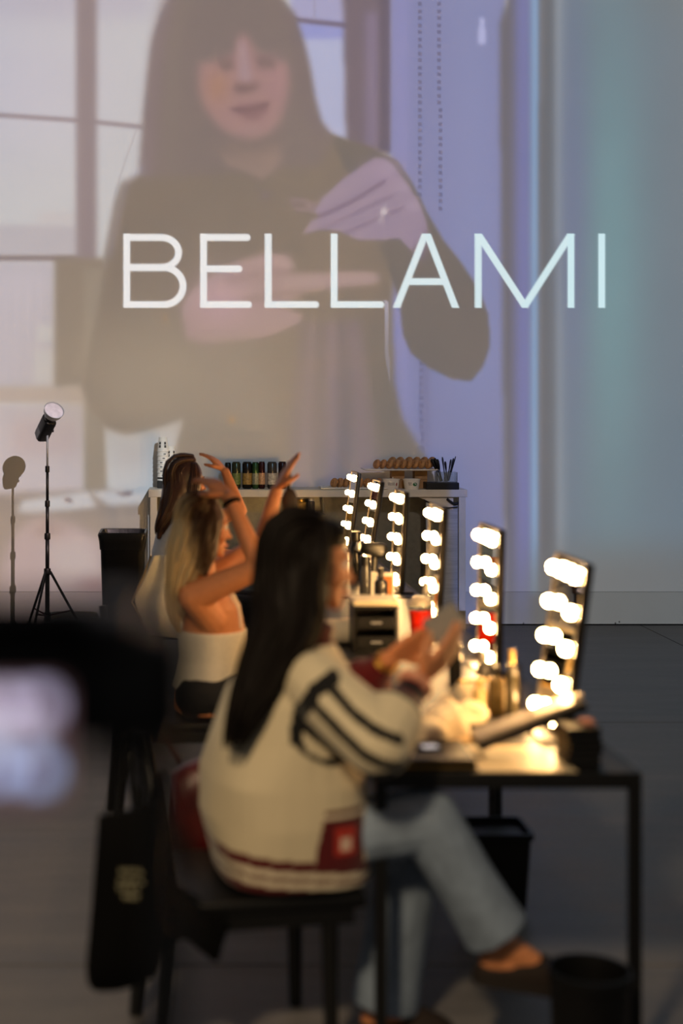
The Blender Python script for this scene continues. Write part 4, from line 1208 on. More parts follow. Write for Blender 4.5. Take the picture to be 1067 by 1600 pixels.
def face_parts(c, R, parent, k=1.0):
    c = Vector(c)
    for s_ in (-1, 1):
        e_ = MB().ball(c + R @ (Vector((0.071, s_ * 0.030, 0.016)) * k), 0.0125 * k, 12, 8).build('eye', EYEW, parent, True)
        MB().ball(c + R @ (Vector((0.081, s_ * 0.030, 0.016)) * k), (0.004 * k, 0.0055 * k, 0.0055 * k), 10, 6, rot=R).build('iris', IRIS, e_, True)
        MB().tube([c + R @ (Vector(p) * k) for p in ((0.083, s_ * 0.014, 0.040), (0.081, s_ * 0.030, 0.045), (0.068, s_ * 0.048, 0.040))], [0.003, 0.0035, 0.002], 6).build('eyebrow', IRIS, parent, True)
    MB().tube([c + R @ (Vector(p) * k) for p in ((0.080, -0.023, -0.0625), (0.0925, 0, -0.061), (0.080, 0.023, -0.0625))], [0.003, 0.0075, 0.003], 8).build('lips', LIP, parent, True)
def add_hand(mb, wrist, d, n, side, curl=0.5, spread=0.12, k=1.0, thumb=0.6):
    """d finger direction, n palm normal, side = +1/-1 puts the thumb on d x n or its opposite"""
    wrist, d, n = Vector(wrist), Vector(d).normalized(), Vector(n)
    n = (n - d * n.dot(d)).normalized()
    u = d.cross(n).normalized() * side
    palm = 0.085 * k
    offs = (0.030, 0.010, -0.011, -0.030)
    lens = ((0.040, 0.025, 0.020), (0.045, 0.029, 0.021), (0.042, 0.027, 0.020), (0.033, 0.020, 0.018))
    tips = []
    for f_ in range(4):
        kn = wrist + d * (palm * (1.0 - 0.05 * abs(f_ - 1))) + u * offs[f_] * k
        mb.cap(wrist + u * offs[f_] * 0.55 * k + d * 0.012, kn, 0.0145 * k, 0.0115 * k, 10)
        a = 0.0
        p = kn
        sp = (1.5 - f_) * spread
        for j in range(3):
            a += curl * (0.7, 1.0, 0.7)[j] * (1 + 0.08 * f_)
            dd = (d * math.cos(a) + n * math.sin(a))
            dd = (dd + u * sp * math.cos(a)).normalized()
            q = p + dd * lens[f_][j] * k
            mb.cap(p, q, (0.0098, 0.0090, 0.0082)[j] * k, (0.0090, 0.0082, 0.0070)[j] * k, 10)
            p = q
        tips.append(p)
    b0 = wrist + d * 0.022 * k + u * 0.022 * k
    b1 = b0 + (d * 0.6 + u * 0.8 + n * 0.25).normalized() * 0.042 * k
    b2 = b1 + (d * 0.9 + u * (0.75 - thumb) + n * thumb).normalized() * 0.032 * k
    b3 = b2 + (d * 0.9 + u * (0.4 - thumb) + n * thumb).normalized() * 0.026 * k
    mb.chain([b0, b1, b2, b3], [0.016 * k, 0.0125 * k, 0.0105 * k, 0.008 * k], 10)
    return tips
def add_foot(mb, ankle, toe_dir, k=1.0, down=0.07):
    ankle = Vector(ankle)
    d = Vector(toe_dir).normalized()
    heel = ankle - d * 0.035 * k - Vector((0, 0, down * 0.65))
    mb.cap(ankle, heel, 0.036 * k, 0.030 * k)
    mb.cap(heel, ankle + d * 0.10 * k - Vector((0, 0, down * 0.72)), 0.030 * k, 0.034 * k)
    mb.cap(ankle, ankle + d * 0.10 * k - Vector((0, 0, down * 0.70)), 0.036 * k, 0.032 * k)
    mb.cap(ankle + d * 0.10 * k - Vector((0, 0, down * 0.72)), ankle + d * 0.165 * k - Vector((0, 0, down * 0.86)), 0.036 * k, 0.020 * k)
def ell_ring(cx, cy, z, rx, ry, rot=0.0, n=28, wob=0.0, seed=0, pw=1.0):
    out = []
    for q in range(n):
        a = 2 * PI * q / n
        k = 1 + wob * math.sin(3 * a + seed) + wob * 0.6 * math.sin(5 * a + 2 * seed)
        x_ = rx * k * math.copysign(abs(math.cos(a)) ** pw, math.cos(a))
        y_ = ry * k * math.copysign(abs(math.sin(a)) ** pw, math.sin(a))
        out.append((cx + x_ * math.cos(rot) - y_ * math.sin(rot), cy + x_ * math.sin(rot) + y_ * math.cos(rot), z))
    return out
def strands(guides, n, r, rnd, spread=0.012, seg=6):
    """many thin locks that follow the guide polylines (list of list of (point, radius))"""
    mb = MB()
    for _ in range(n):
        g = rnd.choice(guides)
        a = rnd.uniform(0, 2 * PI)
        rho = rnd.uniform(0.82, 1.0)
        pts, rad = [], []
        sw = rnd.uniform(-0.5, 0.5)
        ph = rnd.uniform(0, 6)
        L = len(g)
        stop = rnd.uniform(0.8, 1.0)
        for i, (p, rr_) in enumerate(g):
            if i / (L - 1) > stop:
                break
            t_ = (Vector(g[min(i + 1, L - 1)][0]) - Vector(g[max(i - 1, 0)][0])).normalized()
            e1 = t_.orthogonal().normalized()
            ref = Vector((0, 1, 0)) if abs(t_.y) < 0.9 else Vector((1, 0, 0))
            e1 = (ref - t_ * ref.dot(t_)).normalized()
            e2 = t_.cross(e1)
            aa = a + sw * i / L
            pts.append(Vector(p) + (e1 * math.cos(aa) + e2 * math.sin(aa)) * rr_ * rho + e1 * math.sin(ph + i * 0.8) * spread * 0.25)
            rad.append(r * (1 - 0.75 * (i / (L - 1)) ** 2))
        if len(pts) > 2:
            mb.tube(pts, rad, 5)
    return mb
def guide(pts, rad, n=5):
    cp = catmull(pts, n)
    ts_ = np.linspace(0, len(rad) - 1, len(cp))
    return [(p, float(np.interp(t_, range(len(rad)), rad))) for p, t_ in zip(cp, ts_)]
DENIM = mat('pale_denim', (126, 142, 164), 0.85, vary=0.22, scale=14, bump=0.12)
BLACKT = mat('dark_trousers', (24, 24, 28), 0.85, scale=60)

# ------------------------------------------------------------------ woman in the varsity jacket
w1 = thing('person', 'seated person with long dark hair, cream varsity jacket and jeans, holding a phone', 'person', (0.27, Y1, 0))
L1 = w1.location
def rel(o):
    """parts were modelled in world space: move them under their thing without shifting them"""
    o.location = -o.parent.location
    return o
hc = P(491, 884, 585)
hc.y = Y1 - 0.02
HR = rotm(math.radians(7), math.radians(-6))
shN, shF = Vector((0.335, 3.625, 0.985)), Vector((0.29, 3.975, 0.99))
elN, wrN = Vector((0.478, 3.475, 0.868)), Vector((0.598, 3.625, 0.990))
elF, wrF = Vector((0.47, 4.00, 0.86)), Vector((0.560, 3.86, 1.005))
kneeN, ankN = P(668, 1282, 602), P(787, 1476, 602)
kneeF, ankF = P(642, 1325, 572), P(600, 1576, 572)
hipN, hipF = Vector((0.30, 3.745, 0.545)), Vector((0.28, 3.89, 0.545))
b = MB()
add_head(b, hc, HR)
neck0 = Vector((0.315, Y1, 1.04))
b.cap(hc + HR @ Vector((-0.02, 0, -0.05)), neck0, 0.050, 0.056)
loft([ell_ring(0.29, Y1, z_, rx, ry, YAW) for z_, rx, ry in ((0.47, 0.10, 0.15), (0.56, 0.115, 0.165), (0.70, 0.09, 0.125), (0.85, 0.10, 0.145), (0.97, 0.09, 0.165), (1.04, 0.06, 0.09))], b)
for sh, el, wr in ((shN, elN, wrN), (shF, elF, wrF)):
    b.chain([Vector((0.30, Y1 + (sh.y - Y1) * 0.5, 0.99)), sh, el, wr], [0.06, 0.046, 0.036, 0.024])
# the hands: near one flat under the phone, far one above it
dN = (P(742, 978, 606) - wrN).normalized()
tN = add_hand(b, wrN + dN * 0.012, dN, Vector((-0.35, 0.75, 0.55)), 1, 0.20, 0.06)
dF = (P(722, 962, 585) - wrF).normalized()
tF = add_hand(b, wrF + dF * 0.012, dF, Vector((0.25, -0.8, -0.5)), 1, 0.12, 0.05)
for hip, kn, an in ((hipN, kneeN, ankN), (hipF, kneeF, ankF)):
    b.chain([hip, kn, an], [0.07, 0.052, 0.034])
add_foot(b, ankN, Vector((1, -0.05, -0.12)), 1.0, 0.075)
add_foot(b, ankF, Vector((0.95, -0.2, 0)), 1.0, 0.05)
rel(organic(b, 'body', SKINM, w1, 0.0055, 2, 0.4))
face = bpy.data.objects.new('face', None)
def fp(c, R, parent):
    before = set(bpy.data.objects)
    face_parts(c, R, parent)
    for o in set(bpy.data.objects) - before:
        if o.parent == parent:
            rel(o)
bpy.data.objects.remove(face)
fp(hc, HR, w1)
# jacket
CRM, BLK, MAR = np.array(lin((214, 200, 170))), np.array(lin((20, 19, 20))), np.array(lin((88, 16, 22)))
CRMS = np.array(lin((220, 206, 180)))
REDP, WHP = np.array(lin((176, 48, 36))), np.array(lin((220, 190, 170)))
cufN, cufF = elN.lerp(wrN, 0.60), elF.lerp(wrF, 0.62)
j = MB()
loft([ell_ring(cx, Y1, z_, rx, ry, YAW, 36, wb, z_ * 9, 0.62 if z_ < 0.6 else (0.75 if z_ < 0.75 else 0.95)) for z_, cx, rx, ry, wb in ((0.462, 0.285, 0.196, 0.215, 0.0), (0.50, 0.283, 0.200, 0.222, 0.0), (0.535, 0.280, 0.206, 0.228, 0.01), (0.62, 0.272, 0.216, 0.236, 0.02), (0.72, 0.270, 0.212, 0.236, 0.02), (0.83, 0.277, 0.197, 0.230, 0.015), (0.93, 0.288, 0.172, 0.220, 0.01), (1.00, 0.300, 0.138, 0.196, 0), (1.05, 0.312, 0.098, 0.140, 0), (1.085, 0.320, 0.070, 0.082, 0))], j)
for sh, el, cu, wr in ((shN, elN, cufN, wrN), (shF, elF, cufF, wrF)):
    j.chain([sh, sh.lerp(el, 0.55), el, el.lerp(cu, 0.6), cu], [0.082, 0.088, 0.086, 0.078, 0.050])
    j.cap(cu, el.lerp(wr, 0.80), 0.045, 0.040)
j.tube([(0.320 + 0.070 * math.cos(a), Y1 + 0.080 * math.sin(a), 1.085 + 0.012 * math.cos(a)) for a in np.linspace(0, 2 * PI, 25)], 0.016, 8)
def paint_jacket(v):
    c = np.tile(CRM, (len(v), 1))
    z_ = v[:, 2] + 0.10 * (v[:, 0] - 0.30)
    for lo_, hi_, colr in ((0.0, 0.545, MAR), (0.500, 0.518, CRMS), (0.472, 0.490, CRMS)):
        c[(z_ > lo_) & (z_ < hi_)] = colr
    near = v[:, 1] < Y1 - 0.02
    edge = 0.325 + (v[:, 2] - 0.50) * 0.20
    pocket = near & (v[:, 0] > edge) & (v[:, 2] < 0.672) & (z_ >= 0.545)
    c[pocket] = MAR
    c[pocket & (v[:, 2] > 0.648) & (v[:, 2] < 0.660)] = CRMS
    c[pocket & (v[:, 0] > 0.462)] = CRMS
    patch = pocket & (v[:, 0] > 0.385) & (v[:, 0] < 0.440) & (v[:, 2] > 0.555) & (v[:, 2] < 0.628)
    c[patch] = REDP
    c[patch & (np.abs(v[:, 0] - 0.413) < 0.014) & (np.abs(v[:, 2] - 0.582) < 0.018)] = WHP
    col_ = (np.hypot(v[:, 0] - 0.32, v[:, 1] - Y1) < 0.115) & (v[:, 2] > 1.066)
    c[col_] = MAR
    for sh, el, wr, dark2 in ((shN, elN, wrN, BLK), (shF, elF, wrF, MAR)):
        A, B, D = np.array(sh), np.array(el), np.array(wr)
        nrm_ = np.cross(B - A, D - B); nrm_ /= np.linalg.norm(nrm_)
        l1, l2 = np.linalg.norm(B - A), np.linalg.norm(D - B)
        best = None
        for (p_, q_, base_) in ((A, B, 0.0), (B, D, l1)):
            ax_ = (q_ - p_) / np.linalg.norm(q_ - p_)
            L_ = np.linalg.norm(q_ - p_)
            t_ = (v - p_) @ ax_
            tc_ = np.clip(t_, 0, L_)
            dv = v - p_ - tc_[:, None] * ax_
            dist = np.linalg.norm(dv, axis=1)
            phi = np.arctan2(dv @ np.cross(ax_, nrm_), dv @ nrm_)
            cur = (dist, base_ + np.where(base_ == 0, np.minimum(t_, L_), np.clip(t_, 0, L_)), phi)
            if best is None:
                best = cur
            else:
                pick = cur[0] < best[0]
                best = tuple(np.where(pick, n_, o__) for n_, o__ in zip(cur, best))
        dist, t_, phi = best
        if sh is shN:
            ss = 632.0
            lines = (((522, 1060), (492, 1080), (472, 1118), (464, 1160), (474, 1190), (502, 1205), (540, 1209), (600, 1198)),
                     ((512, 1068), (545, 1104), (575, 1124), (614, 1140)), ((486, 1096), (528, 1136), (560, 1162), (590, 1176), (614, 1180)), ((472, 1138), (510, 1168), (540, 1192), (566, 1206)))
            dmin = np.full(len(v), 9.0)
            for li, ln in enumerate(lines):
                for (ax0, ay0), (ax1, ay1) in zip(ln[:-1], ln[1:]):
                    p_ = np.array(((ax0 - VX) / ss, H - (ay0 - VY) / ss)); q_ = np.array(((ax1 - VX) / ss, H - (ay1 - VY) / ss))
                    tt = np.clip(((v[:, 0] - p_[0]) * (q_[0] - p_[0]) + (v[:, 2] - p_[1]) * (q_[1] - p_[1])) / ((q_ - p_) @ (q_ - p_)), 0, 1)
                    dd = np.hypot(v[:, 0] - p_[0] - tt * (q_[0] - p_[0]), v[:, 2] - p_[1] - tt * (q_[1] - p_[1]))
                    dmin = np.minimum(dmin, dd - (0.004 if li == 0 else 0.0))
            c[(dmin < 0.0125) & (dist < 0.15) & (v[:, 1] < 3.64)] = BLK
        else:
            sleeve = (dist < 0.105) & (t_ > 0.055) & (v[:, 1] > 4.0) | ((dist < 0.10) & (t_ > l1 * 0.9))
            band = np.abs(((phi / (2 * PI) * 8 + 0.35) % 1.0) - 0.5) < 0.13
            c[sleeve & band & (t_ < l1 + l2 * 0.58)] = BLK
            c[sleeve & (t_ < 0.085)] = BLK
        cuff = (dist < 0.085) & (t_ > l1 + l2 * 0.47)
        c[cuff] = BLK
        c[cuff & (t_ > l1 + l2 * 0.60) & (t_ < l1 + l2 * 0.69)] = MAR
        if sh is shF:
            c[cuff] = MAR
    return c
jm = mat_col('jacket_wool', 0.85, 0.2, 0.2, 0.06, 90)
rel(organic(j, 'varsity_jacket', jm, w1, 0.0055, 4, 0.5, paint_jacket))
# jeans
q = MB()
q.cap(Vector((0.28, 3.72, 0.54)), Vector((0.28, 3.88, 0.54)), 0.105, 0.105)
q.chain([hipN, hipN.lerp(kneeN, 0.5), kneeN, kneeN.lerp(ankN, 0.5)], [0.088, 0.088, 0.084, 0.082])
q.tube([kneeN.lerp(ankN, 0.4), kneeN.lerp(ankN, 0.7), kneeN.lerp(ankN, 0.90)], [0.081, 0.084, 0.090], 20)
q.chain([hipF, hipF.lerp(kneeF, 0.5), kneeF, kneeF.lerp(ankF, 0.5)], [0.10, 0.09, 0.086, 0.086])
q.tube([kneeF.lerp(ankF, 0.4), kneeF.lerp(ankF, 0.7), kneeF.lerp(ankF, 0.97)], [0.084, 0.088, 0.094], 20)
rel(organic(q, 'jeans', DENIM, w1, 0.006, 2, 0.5))
SEAM = mat('denim_seam', (100, 110, 124), 0.85)
d_ = (ankN - kneeN).normalized()
MB().tube([kneeN + Vector((0.012, -0.079, -0.01)) + d_ * t_ for t_ in (0.02, 0.1, 0.2, 0.30)], 0.0035, 6).build('side_seam', SEAM, w1, True)
rel(w1.children[-1])
# shoes
SUEDE = mat('brown_suede', (34, 22, 16), 0.85, vary=0.2, scale=40)
SOLE = mat('cork_sole', (30, 22, 17), 0.8)
def clog(ankle, d, down, nm='clog'):
    d = Vector(d).normalized()
    u = Vector((0, 0, 1)).cross(d).normalized()
    up = d.cross(u)
    o0 = Vector(ankle) - up * down
    m = MB()
    rings = []
    for t_, wd, ht in ((-0.065, 0.020, 0.012), (-0.05, 0.034, 0.020), (0.0, 0.038, 0.028), (0.06, 0.042, 0.062), (0.11, 0.046, 0.060), (0.15, 0.044, 0.045), (0.18, 0.030, 0.028), (0.192, 0.012, 0.012)):
        rings.append([o0 + d * t_ + u * (wd * math.cos(a)) + up * (max(math.sin(a), -0.15) * ht + 0.004) for a in np.linspace(0, 2 * PI, 17)[:-1]])
    s_ = loft(rings, m)
    o = rel(m.build(nm, SUEDE, w1, True))
    sl = MB()
    outl = [(-0.072, 0.0), (-0.06, 0.028), (-0.02, 0.038), (0.06, 0.042), (0.12, 0.049), (0.165, 0.042), (0.192, 0.02), (0.20, 0.0)]
    outl = outl + [(x_, -y_) for x_, y_ in reversed(outl[1:-1])]
    loft([[o0 + d * x_ + u * y_ + up * zz for x_, y_ in outl] for zz in (-0.028, -0.024, -0.001, 0.003)], sl)
    s2 = sl.build('sole', SOLE, o, 'edge')
    return o
clog(ankN, (1, -0.05, -0.12), 0.075)
clog(ankF, (0.95, -0.2, 0), 0.052)
# bracelets, phone
for f_, r_, m_, k_ in ((0.86, 0.034, mat('scrunchie', (214, 150, 120), 0.8, bump=0.4, scale=120), 0.013), (0.78, 0.033, mat('red_band', (150, 30, 24), 0.7), 0.005)):
    cN = elN.lerp(wrN, f_ + 0.08)
    ax_ = (wrN - elN).normalized()
    e1 = ax_.orthogonal().normalized(); e2 = ax_.cross(e1)
    rel(MB().tube([cN + (e1 * math.cos(a) + e2 * math.sin(a)) * r_ for a in np.linspace(0, 2 * PI, 21)], k_, 8).build('bracelet', m_, w1, True))
for f_ in (0.90, 0.95):
    cN = elF.lerp(wrF, f_)
    ax_ = (wrF - elF).normalized()
    e1 = ax_.orthogonal().normalized(); e2 = ax_.cross(e1)
    rel(MB().tube([cN + (e1 * math.cos(a) + e2 * math.sin(a)) * 0.029 for a in np.linspace(0, 2 * PI, 21)], 0.004, 8).build('bracelet', GOLD, w1, True))
pc = P(690, 972, 592)
ph = thing('phone', 'grey phone held up between both hands of the person in the jacket', 'phone', pc)
u_ = (P(718, 962, 592) - P(676, 990, 592)).normalized()
Mp = Matrix((u_, (Vector((0.25, -0.8, 0.35)) - u_ * u_.dot(Vector((0.25, -0.8, 0.35)))).normalized(), u_.cross((Vector((0.25, -0.8, 0.35)) - u_ * u_.dot(Vector((0.25, -0.8, 0.35)))).normalized()))).transposed().to_4x4()
MB().rbox((-0.045, -0.004, -0.03), (0.055, 0.004, 0.045), 0.006, M=Mp, seg=3).build('phone_body', mat('grey_case', (112, 108, 104), 0.5), ph, 'edge')
MB().rbox((-0.040, 0.0042, -0.026), (0.050, 0.0048, 0.041), 0.0003, M=Mp).build('phone_back', mat('phone_back', (138, 132, 124), 0.4), ph)
# hair
HAIR1 = mat('dark_brown_hair', (17, 11, 8), 0.6, vary=0.35, scale=60, stretch=(1, 1, 0.08), spec=0.15)
h = MB()
h.ball(hc + HR @ Vector((-0.044, 0, 0.034)), (0.100, 0.094, 0.108), 24, 16, rot=HR)
h.ball(hc + HR @ Vector((0.012, 0, 0.082)), (0.070, 0.070, 0.050), 20, 12, rot=HR)
h.ball(hc + HR @ Vector((-0.060, 0, -0.04)), (0.085, 0.096, 0.12), 24, 16, rot=HR)
h.cap(hc + HR @ Vector((-0.016, -0.068, 0.03)), hc + HR @ Vector((-0.026, -0.074, -0.12)), 0.038, 0.030)
h.cap(hc + HR @ Vector((0.0, 0.072, 0.02)), hc + HR @ Vector((0.0, 0.076, -0.14)), 0.036, 0.030)
fall = [hc + HR @ Vector((-0.055, -0.015, -0.05)), P(445, 975, 596), P(414, 1035, 604), P(388, 1090, 607), P(368, 1135, 607)]
fr = [0.100, 0.088, 0.066, 0.050, 0.022]
fall[1].y, fall[2].y, fall[3].y, fall[4].y = 3.70, 3.635, 3.595, 3.575
h.chain(fall, fr)
rel(organic(h, 'hair', HAIR1, w1, 0.008, 3, 0.5))
rnd = random.Random(11)
gs = [guide([hc + HR @ Vector((0.01, 0, 0.10)), hc + HR @ Vector((-0.07, -0.01, 0.07)), fall[0] + Vector((-0.01, 0, 0)), fall[1], fall[2], fall[3], fall[4], fall[4] + Vector((-0.012, 0, -0.05))], [0.05, 0.085, 0.100, 0.092, 0.070, 0.054, 0.034, 0.022])]
gs.append(guide([hc + HR @ Vector((0.0, -0.03, 0.115)), hc + HR @ Vector((-0.012, -0.090, 0.05)), hc + HR @ Vector((-0.018, -0.095, -0.05)), hc + HR @ Vector((-0.02, -0.10, -0.14)), fall[2] + Vector((0.03, 0, 0.05)), fall[3], fall[4]], [0.02, 0.026, 0.03, 0.032, 0.04, 0.045, 0.03]))
o = strands(gs, 200, 0.0055, rnd).build('hair_strands', HAIR1, w1, True)
rel(o)
o['kind'] = 'stuff'

# ------------------------------------------------------------------ blonde woman with raised arms
Y2 = 5.77
w2 = thing('person', 'seated blonde person with bare shoulders and white tube top, both arms raised', 'person', (0.08, Y2, 0))
hc2 = Vector((0.095, Y2, 1.185))
HR2 = rotm(math.radians(12), math.radians(-4))
b = MB()
add_head(b, hc2, HR2)
b.cap(hc2 + HR2 @ Vector((-0.02, 0, -0.05)), Vector((0.085, Y2, 0.97)), 0.050, 0.056)
loft([ell_ring(cx, Y2, z_, rx, ry, 0.08) for z_, cx, rx, ry in ((0.46, 0.09, 0.12, 0.17), (0.55, 0.10, 0.125, 0.165), (0.66, 0.115, 0.110, 0.140), (0.78, 0.125, 0.128, 0.150), (0.88, 0.115, 0.120, 0.168), (0.95, 0.095, 0.085, 0.165), (0.99, 0.09, 0.055, 0.085))], b)
s2N, s2F = Vector((0.045, 5.60, 0.935)), Vector((0.06, 5.94, 0.945))
e2N, k2N = Vector((0.300, 5.50, 1.065)), Vector((0.185, 5.60, 1.325))
e2F, k2F = Vector((0.335, 5.99, 1.105)), Vector((0.395, 6.00, 1.325))
b.chain([Vector((0.08, 5.70, 0.91)), s2N, e2N, k2N], [0.075, 0.060, 0.043, 0.027])
b.chain([Vector((0.08, 5.84, 0.91)), s2F, e2F, k2F], [0.075, 0.058, 0.040, 0.027])
b.cap(Vector((0.12, 5.66, 0.84)), s2N, 0.07, 0.062)
d2 = Vector((0.068, 5.70, 1.425)) - k2N
add_hand(b, k2N + d2.normalized() * 0.012, d2, Vector((-0.35, 0.6, -0.7)), 1, 0.28, 0.08)
d2 = Vector((0.470, 5.99, 1.475)) - k2F
add_hand(b, k2F + d2.normalized() * 0.012, d2, Vector((0.9, 0.15, -0.3)), -1, 0.10, 0.03, 1.0, 0.5)
for sy_ in (-1, 1):
    b.chain([Vector((0.10, Y2 + sy_ * 0.09, 0.535)), Vector((0.52, Y2 + sy_ * 0.11, 0.52)), Vector((0.50, Y2 + sy_ * 0.11, 0.09))], [0.08, 0.055, 0.035])
    add_foot(b, Vector((0.50, Y2 + sy_ * 0.11, 0.09)), (1, 0, 0))
rel(organic(b, 'body', SKINM, w2, 0.0065, 2, 0.4))
fp(hc2, HR2, w2)
j = MB()
loft([ell_ring(cx, Y2, z_, rx, ry, 0.08, 30, 0.008, z_ * 7) for z_, cx, rx, ry in ((0.548, 0.10, 0.137, 0.178), (0.60, 0.107, 0.130, 0.165), (0.67, 0.117, 0.126, 0.156), (0.74, 0.123, 0.136, 0.160), (0.785, 0.124, 0.138, 0.164))], j)
rel(organic(j, 'tube_top', mat('white_rib', (222, 214, 198), 0.8, vary=0.05, scale=80), w2, 0.007, 2))
for y_ in (5.67, 5.87):
    rel(MB().tube(catmull([(0.235, y_, 0.80), (0.215, y_ - 0.0, 0.90), (0.12, y_ - 0.005, 0.985), (0.0, y_, 0.92), (0.0, y_, 0.80)], 5), 0.005, 6).build('strap', mat('white_rib', (222, 214, 198), 0.8), w2, True))
q = MB()
q.cap(Vector((0.09, Y2 - 0.07, 0.525)), Vector((0.09, Y2 + 0.07, 0.525)), 0.115, 0.115)
for sy_ in (-1, 1):
    q.chain([Vector((0.10, Y2 + sy_ * 0.09, 0.535)), Vector((0.52, Y2 + sy_ * 0.11, 0.52)), Vector((0.505, Y2 + sy_ * 0.11, 0.20))], [0.10, 0.078, 0.07])
rel(organic(q, 'trousers', BLACKT, w2, 0.009, 2))
for sy_ in (-1, 1):
    m = MB()
    loft([[(0.47 + x_ * k_, Y2 + sy_ * 0.11 + y_ * k_, z_) for x_, y_ in ((-0.05, 0), (-0.035, 0.03), (0.06, 0.038), (0.14, 0.042), (0.19, 0.02), (0.19, -0.02), (0.14, -0.042), (0.06, -0.038), (-0.035, -0.03))] for z_, k_ in ((0.0, 1.05), (0.02, 1.08), (0.05, 1.0), (0.085, 0.75))], m)
    rel(m.build('shoe', BLACKP, w2, True))
# wrist band
cN = e2N.lerp(k2N, 0.93)
ax_ = (k2N - e2N).normalized()
e1 = ax_.orthogonal().normalized(); e2 = ax_.cross(e1)
rel(MB().tube([cN + (e1 * math.cos(a) + e2 * math.sin(a)) * 0.030 for a in np.linspace(0, 2 * PI, 21)], 0.009, 8).build('hair_tie', BLACKF, w2, True))
BLO, DRK = np.array(lin((206, 182, 138))), np.array(lin((70, 46, 26)))
def paint_blonde(v):
    n_ = np.sin(v[:, 0] * 90 + v[:, 2] * 14) * 0.5 + np.sin(v[:, 1] * 70 + 1.3 + v[:, 2] * 9) * 0.5
    k_ = smoothstep(0.075, -0.005, v[:, 0] + 0.018 * n_ + (v[:, 2] - 1.15) * 0.25)
    k_ = np.clip(k_ + 0.35 * smoothstep(0.4, 0.9, n_), 0, 1)[:, None]
    return DRK * (1 - k_) + BLO * k_
hm = mat_col('blonde_hair', 0.5, 0, 0.3)
h = MB()
h.ball(hc2 + HR2 @ Vector((-0.030, 0, 0.030)), (0.106, 0.096, 0.112), 24, 16, rot=HR2)
h.ball(hc2 + HR2 @ Vector((-0.050, 0, -0.03)), (0.085, 0.10, 0.12), 24, 16, rot=HR2)
f2 = [hc2 + HR2 @ Vector((-0.05, -0.02, 0)), Vector((0.02, 5.68, 1.09)), Vector((-0.012, 5.64, 0.99)), Vector((-0.022, 5.66, 0.89)), Vector((-0.012, 5.70, 0.79))]
h.chain(f2, [0.10, 0.085, 0.05, 0.034, 0.014])
h.chain([hc2 + HR2 @ Vector((0.0, -0.06, 0.03)), Vector((0.09, 5.66, 1.10)), Vector((0.085, 5.63, 1.03))], [0.05, 0.05, 0.02])
rel(organic(h, 'hair', hm, w2, 0.008, 3, 0.5, paint_blonde))
def painted(mb, name, m, parent, fn):
    o = mb.build(name, m, parent, True)
    me = o.data
    n = len(me.vertices)
    co_ = np.empty(n * 3)
    me.vertices.foreach_get('co', co_)
    c_ = np.ones((n, 4), dtype=np.float32)
    c_[:, :3] = fn(co_.reshape(-1, 3))
    me.color_attributes.new('dye', 'FLOAT_COLOR', 'POINT').data.foreach_set('color', c_.ravel())
    return rel(o)
gs = [guide([hc2 + HR2 @ Vector((0.02, -0.01, 0.11)), hc2 + HR2 @ Vector((-0.06, -0.03, 0.08)), f2[0], f2[1], f2[2], f2[3], f2[4]], [0.045, 0.075, 0.098, 0.09, 0.058, 0.042, 0.02]),
      guide([hc2 + HR2 @ Vector((0.0, -0.05, 0.11)), hc2 + HR2 @ Vector((-0.02, -0.10, 0.03)), Vector((0.06, 5.645, 1.10)), Vector((0.05, 5.62, 1.02))], [0.02, 0.045, 0.055, 0.03])]
o = painted(strands(gs, 150, 0.005, rnd, 0.03), 'hair_strands', hm, w2, paint_blonde)
o['kind'] = 'stuff'

# ------------------------------------------------------------------ far woman with straight brown hair
Y3 = 8.23
w3 = thing('person', 'seated person with straight brown hair and white top, furthest along the row', 'person', (0.0, Y3, 0))
hc3 = Vector((0.035, Y3, 1.235))
HR3 = rotm(math.radians(20), math.radians(-6))
b = MB()
add_head(b, hc3, HR3)
b.cap(hc3 + HR3 @ Vector((-0.02, 0, -0.05)), Vector((0.0, Y3, 1.03)), 0.050, 0.056)
loft([ell_ring(cx, Y3, z_, rx, ry, 0.1) for z_, cx, rx, ry in ((0.46, -0.06, 0.12, 0.17), (0.56, -0.05, 0.125, 0.165), (0.70, -0.04, 0.11, 0.14), (0.84, -0.03, 0.12, 0.155), (0.95, -0.02, 0.10, 0.165), (1.01, -0.01, 0.08, 0.15), (1.05, 0.0, 0.055, 0.08))], b)
s3N, e3N, k3N = Vector((0.02, 8.07, 0.985)), Vector((0.325, 8.02, 1.09)), Vector((0.245, 8.10, 1.305))
b.chain([Vector((-0.01, 8.15, 0.97)), s3N, e3N, k3N], [0.07, 0.052, 0.040, 0.026])
d3 = Vector((0.165, 8.14, 1.39)) - k3N
add_hand(b, k3N + d3.normalized() * 0.012, d3, Vector((-0.6, 0.3, -0.7)), 1, 0.25, 0.06)
s3F, e3F, k3F = Vector((0.0, 8.39, 0.985)), Vector((0.16, 8.45, 0.80)), Vector((0.40, 8.36, 0.80))
b.chain([Vector((-0.01, 8.31, 0.97)), s3F, e3F, k3F], [0.07, 0.052, 0.040, 0.026])
add_hand(b, k3F + Vector((0.012, 0, 0)), (1, -0.1, 0), (0, 0, -1), -1, 0.15, 0.08)
for sy_ in (-1, 1):
    b.chain([Vector((-0.04, Y3 + sy_ * 0.09, 0.535)), Vector((0.40, Y3 + sy_ * 0.11, 0.52)), Vector((0.38, Y3 + sy_ * 0.11, 0.09))], [0.08, 0.055, 0.035])
    add_foot(b, Vector((0.38, Y3 + sy_ * 0.11, 0.09)), (1, 0, 0))
rel(organic(b, 'body', SKINM, w3, 0.0065, 2, 0.4))
fp(hc3, HR3, w3)
WT = mat('white_jersey', (226, 228, 232), 0.8, vary=0.04, scale=40)
j = MB()
